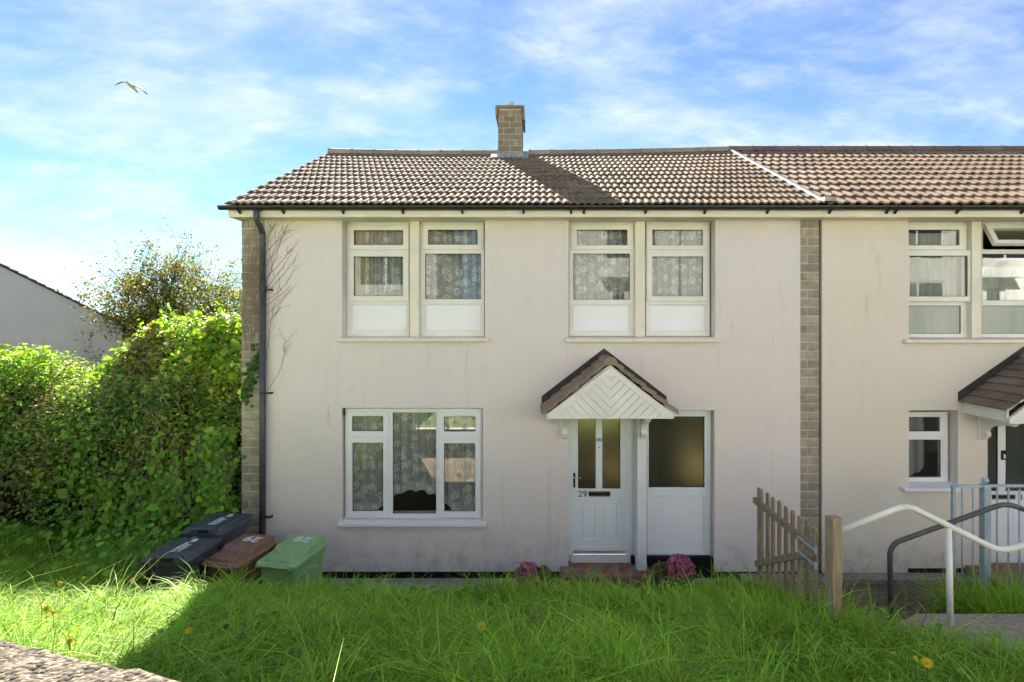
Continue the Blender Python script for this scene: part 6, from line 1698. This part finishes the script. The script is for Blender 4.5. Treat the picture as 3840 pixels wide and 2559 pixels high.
# ------------------------------------------------------------------ flower pots by the door
def pot_plant(label, c, rad_, h, heads):
    t = thing('flower_pot', c, label, 'flower pot')
    r = rad_
    MB().lathe([(r*0.72, 0), (r*0.95, h-0.03), (r*1.04, h-0.03), (r*1.05, h), (r*0.97, h), (r*0.95, h-0.05), (0.0, h-0.05)], c, 28).build('pot', M['pot'], t, 0, True)
    rg = np.random.default_rng(int(abs(c[0])*1000))
    for nm, dx, rr, hh, pal, n, sz in heads:
        k = rg.normal(size=(n, 3)); k[:, 2] = np.abs(k[:, 2]); k /= np.linalg.norm(k, axis=1, keepdims=True)
        clus = np.round(k*3.2)/3.2; k = k*0.6+clus*0.4
        P = k*np.array([rr, rr*0.9, hh])*(rg.uniform(0.86, 1.06, (n, 1))) + np.array([c[0]+dx, c[1], c[2]+h-0.04])
        V, T, C = leaf_cloud(P, k+rg.normal(0, .45, (n, 3)), sz*np.exp(rg.normal(0, .25, n)), jitter_cols(pal, n, .08, .28, rg), 'ovate', 0.3, rg)
        o = obj(nm, np_mesh(nm, V, T, C), M['petal'], t); o['kind'] = 'stuff'
        if nm == 'sedum_bloom':
            core = MB().lathe([(rr*.7, 0), (rr*.85, hh*.35), (rr*.6, hh*.75), (0, hh*.9)], (c[0]+dx, c[1], c[2]+h-0.05), 12); core.build('stems', M['thicket'], t, 0, True)
PINK = [(0.608, 0.151, 0.243), (0.810, 0.223, 0.344), (0.466, 0.112, 0.182), (0.729, 0.304, 0.344)]
SUC = [(0.300, 0.270, 0.053), (0.210, 0.225, 0.053), (0.375, 0.315, 0.075), (0.180, 0.135, 0.053)]
yp = -0.62
pot_plant('dark round pot with pink sedum in front of the white panel beside the door', (ux(2524, yp), yp, 0.13), 0.285, 0.265, (('sedum_bloom', 0.09, 0.19, 0.235, PINK, 3000, 0.028), ('succulent', -0.155, 0.10, 0.14, SUC, 500, 0.036)))
pot_plant('dark pot with pink sedum left of the door step, half sunk in grass', (ux(2000, yp), yp, 0.12), 0.24, 0.22, (('sedum_bloom', -0.065, 0.165, 0.19, PINK, 2600, 0.026), ('succulent', 0.13, 0.105, 0.15, SUC, 460, 0.036)))
# fallen leaves on the mossy path
rg_ = np.random.default_rng(3); nfl = 90
xf, yf_ = rg_.uniform(2.9, 5.4, nfl), rg_.uniform(-2.6, -0.65, nfl)
V, T, C = leaf_cloud(np.stack([xf, yf_, gh(xf, yf_)+0.03], 1), rg_.normal(0, .25, (nfl, 3))+np.array([0, 0, 1.]), 0.06*np.exp(rg_.normal(0, .3, nfl)), jitter_cols([(0.20, 0.085, 0.03), (0.13, 0.07, 0.03), (0.10, 0.075, 0.035)], nfl, .1, .3, rg_), 'ovate', 0.2, rg_)
tag(obj('fallen_leaves', np_mesh('fallen_leaves', V, T, C), M['leaf']), 'brown fallen leaves littering the low path', 'leaves', None, 'stuff')

# ------------------------------------------------------------------ gull
def gull():
    y = 17.0; d = y-CY; c = Vector((ux(492, y), y, vz(321, y)))
    spine = [(424.5, 316.3, 0.015), (432, 313.5, 0.035), (442, 309.8, 0.055), (452, 307, 0.075), (462, 306.6, 0.09), (474, 309.5, 0.10), (484, 314, 0.11), (492, 319, 0.12), (501, 321.5, 0.11), (512, 325, 0.10), (522, 329.5, 0.085), (531, 335.5, 0.07), (539, 343, 0.05), (547.5, 353, 0.012)]
    rings = []
    for i, (u, v, ch_) in enumerate(spine):
        p = Vector((ux(u, y), y, vz(v, y)))
        back = abs(u-490)/60.0
        a = spine[max(i-1, 0)]; b = spine[min(i+1, len(spine)-1)]
        tz, tx = -(b[1]-a[1]), (b[0]-a[0]); ln = math.hypot(tx, tz); nx_, nz_ = -tz/ln, tx/ln
        th_ = 0.016 + 0.10*ch_ + (0.02 if 484 <= u <= 501 else 0)
        rings.append([(p.x + nx_*th_*math.sin(q), p.y + ch_*1.25*math.cos(q) + back*0.10, p.z + nz_*th_*math.sin(q) + 0.02*math.cos(q)) for q in np.linspace(0, 2*math.pi, 12, endpoint=False)])
    m = MB(); m.loft(rings)
    body = []
    for s, rr, dz in ((-0.34, 0.012, 0.035), (-0.31, 0.028, 0.035), (-0.26, 0.05, 0.03), (-0.18, 0.062, 0.015), (-0.05, 0.085, 0.0), (0.08, 0.085, -0.02), (0.20, 0.06, -0.06), (0.30, 0.04, -0.10), (0.40, 0.05, -0.135), (0.42, 0.02, -0.14)):
        body.append([(c.x + 0.0 + rr*math.cos(q)*(1.5 if s > 0.28 else 1.0), c.y + s, c.z + dz + rr*math.sin(q)*(0.55 if s > 0.28 else 1.0)) for q in np.linspace(0, 2*math.pi, 12, endpoint=False)])
    m.loft(body)
    me = m.mesh('gull')
    hw_ = 0.5*(ux(547.5, y)-ux(424.5, y))
    t = NT('gull_feathers'); sp = t.n.new('ShaderNodeSeparateXYZ'); t.l.new(t.tc.outputs['Object'], sp.inputs[0])
    f_ = t.math('DIVIDE', t.math('ABSOLUTE', t.math('SUBTRACT', sp.outputs['X'], c.x)), hw_)
    M['feather'] = t.done(t.principled(t.mix(t.ramp(f_, 0.66, 0.78), (0.80, 0.70, 0.56), (0.25, 0.27, 0.30)), 0.8, 0.2))
    o = obj('gull', me, M['feather'], None, 0, True)
    md = o.modifiers.new('remesh', 'REMESH'); md.mode = 'VOXEL'; md.voxel_size = 0.012
    tag(o, 'pale gull gliding with arched wings in the sky on the left', 'bird')
gull()
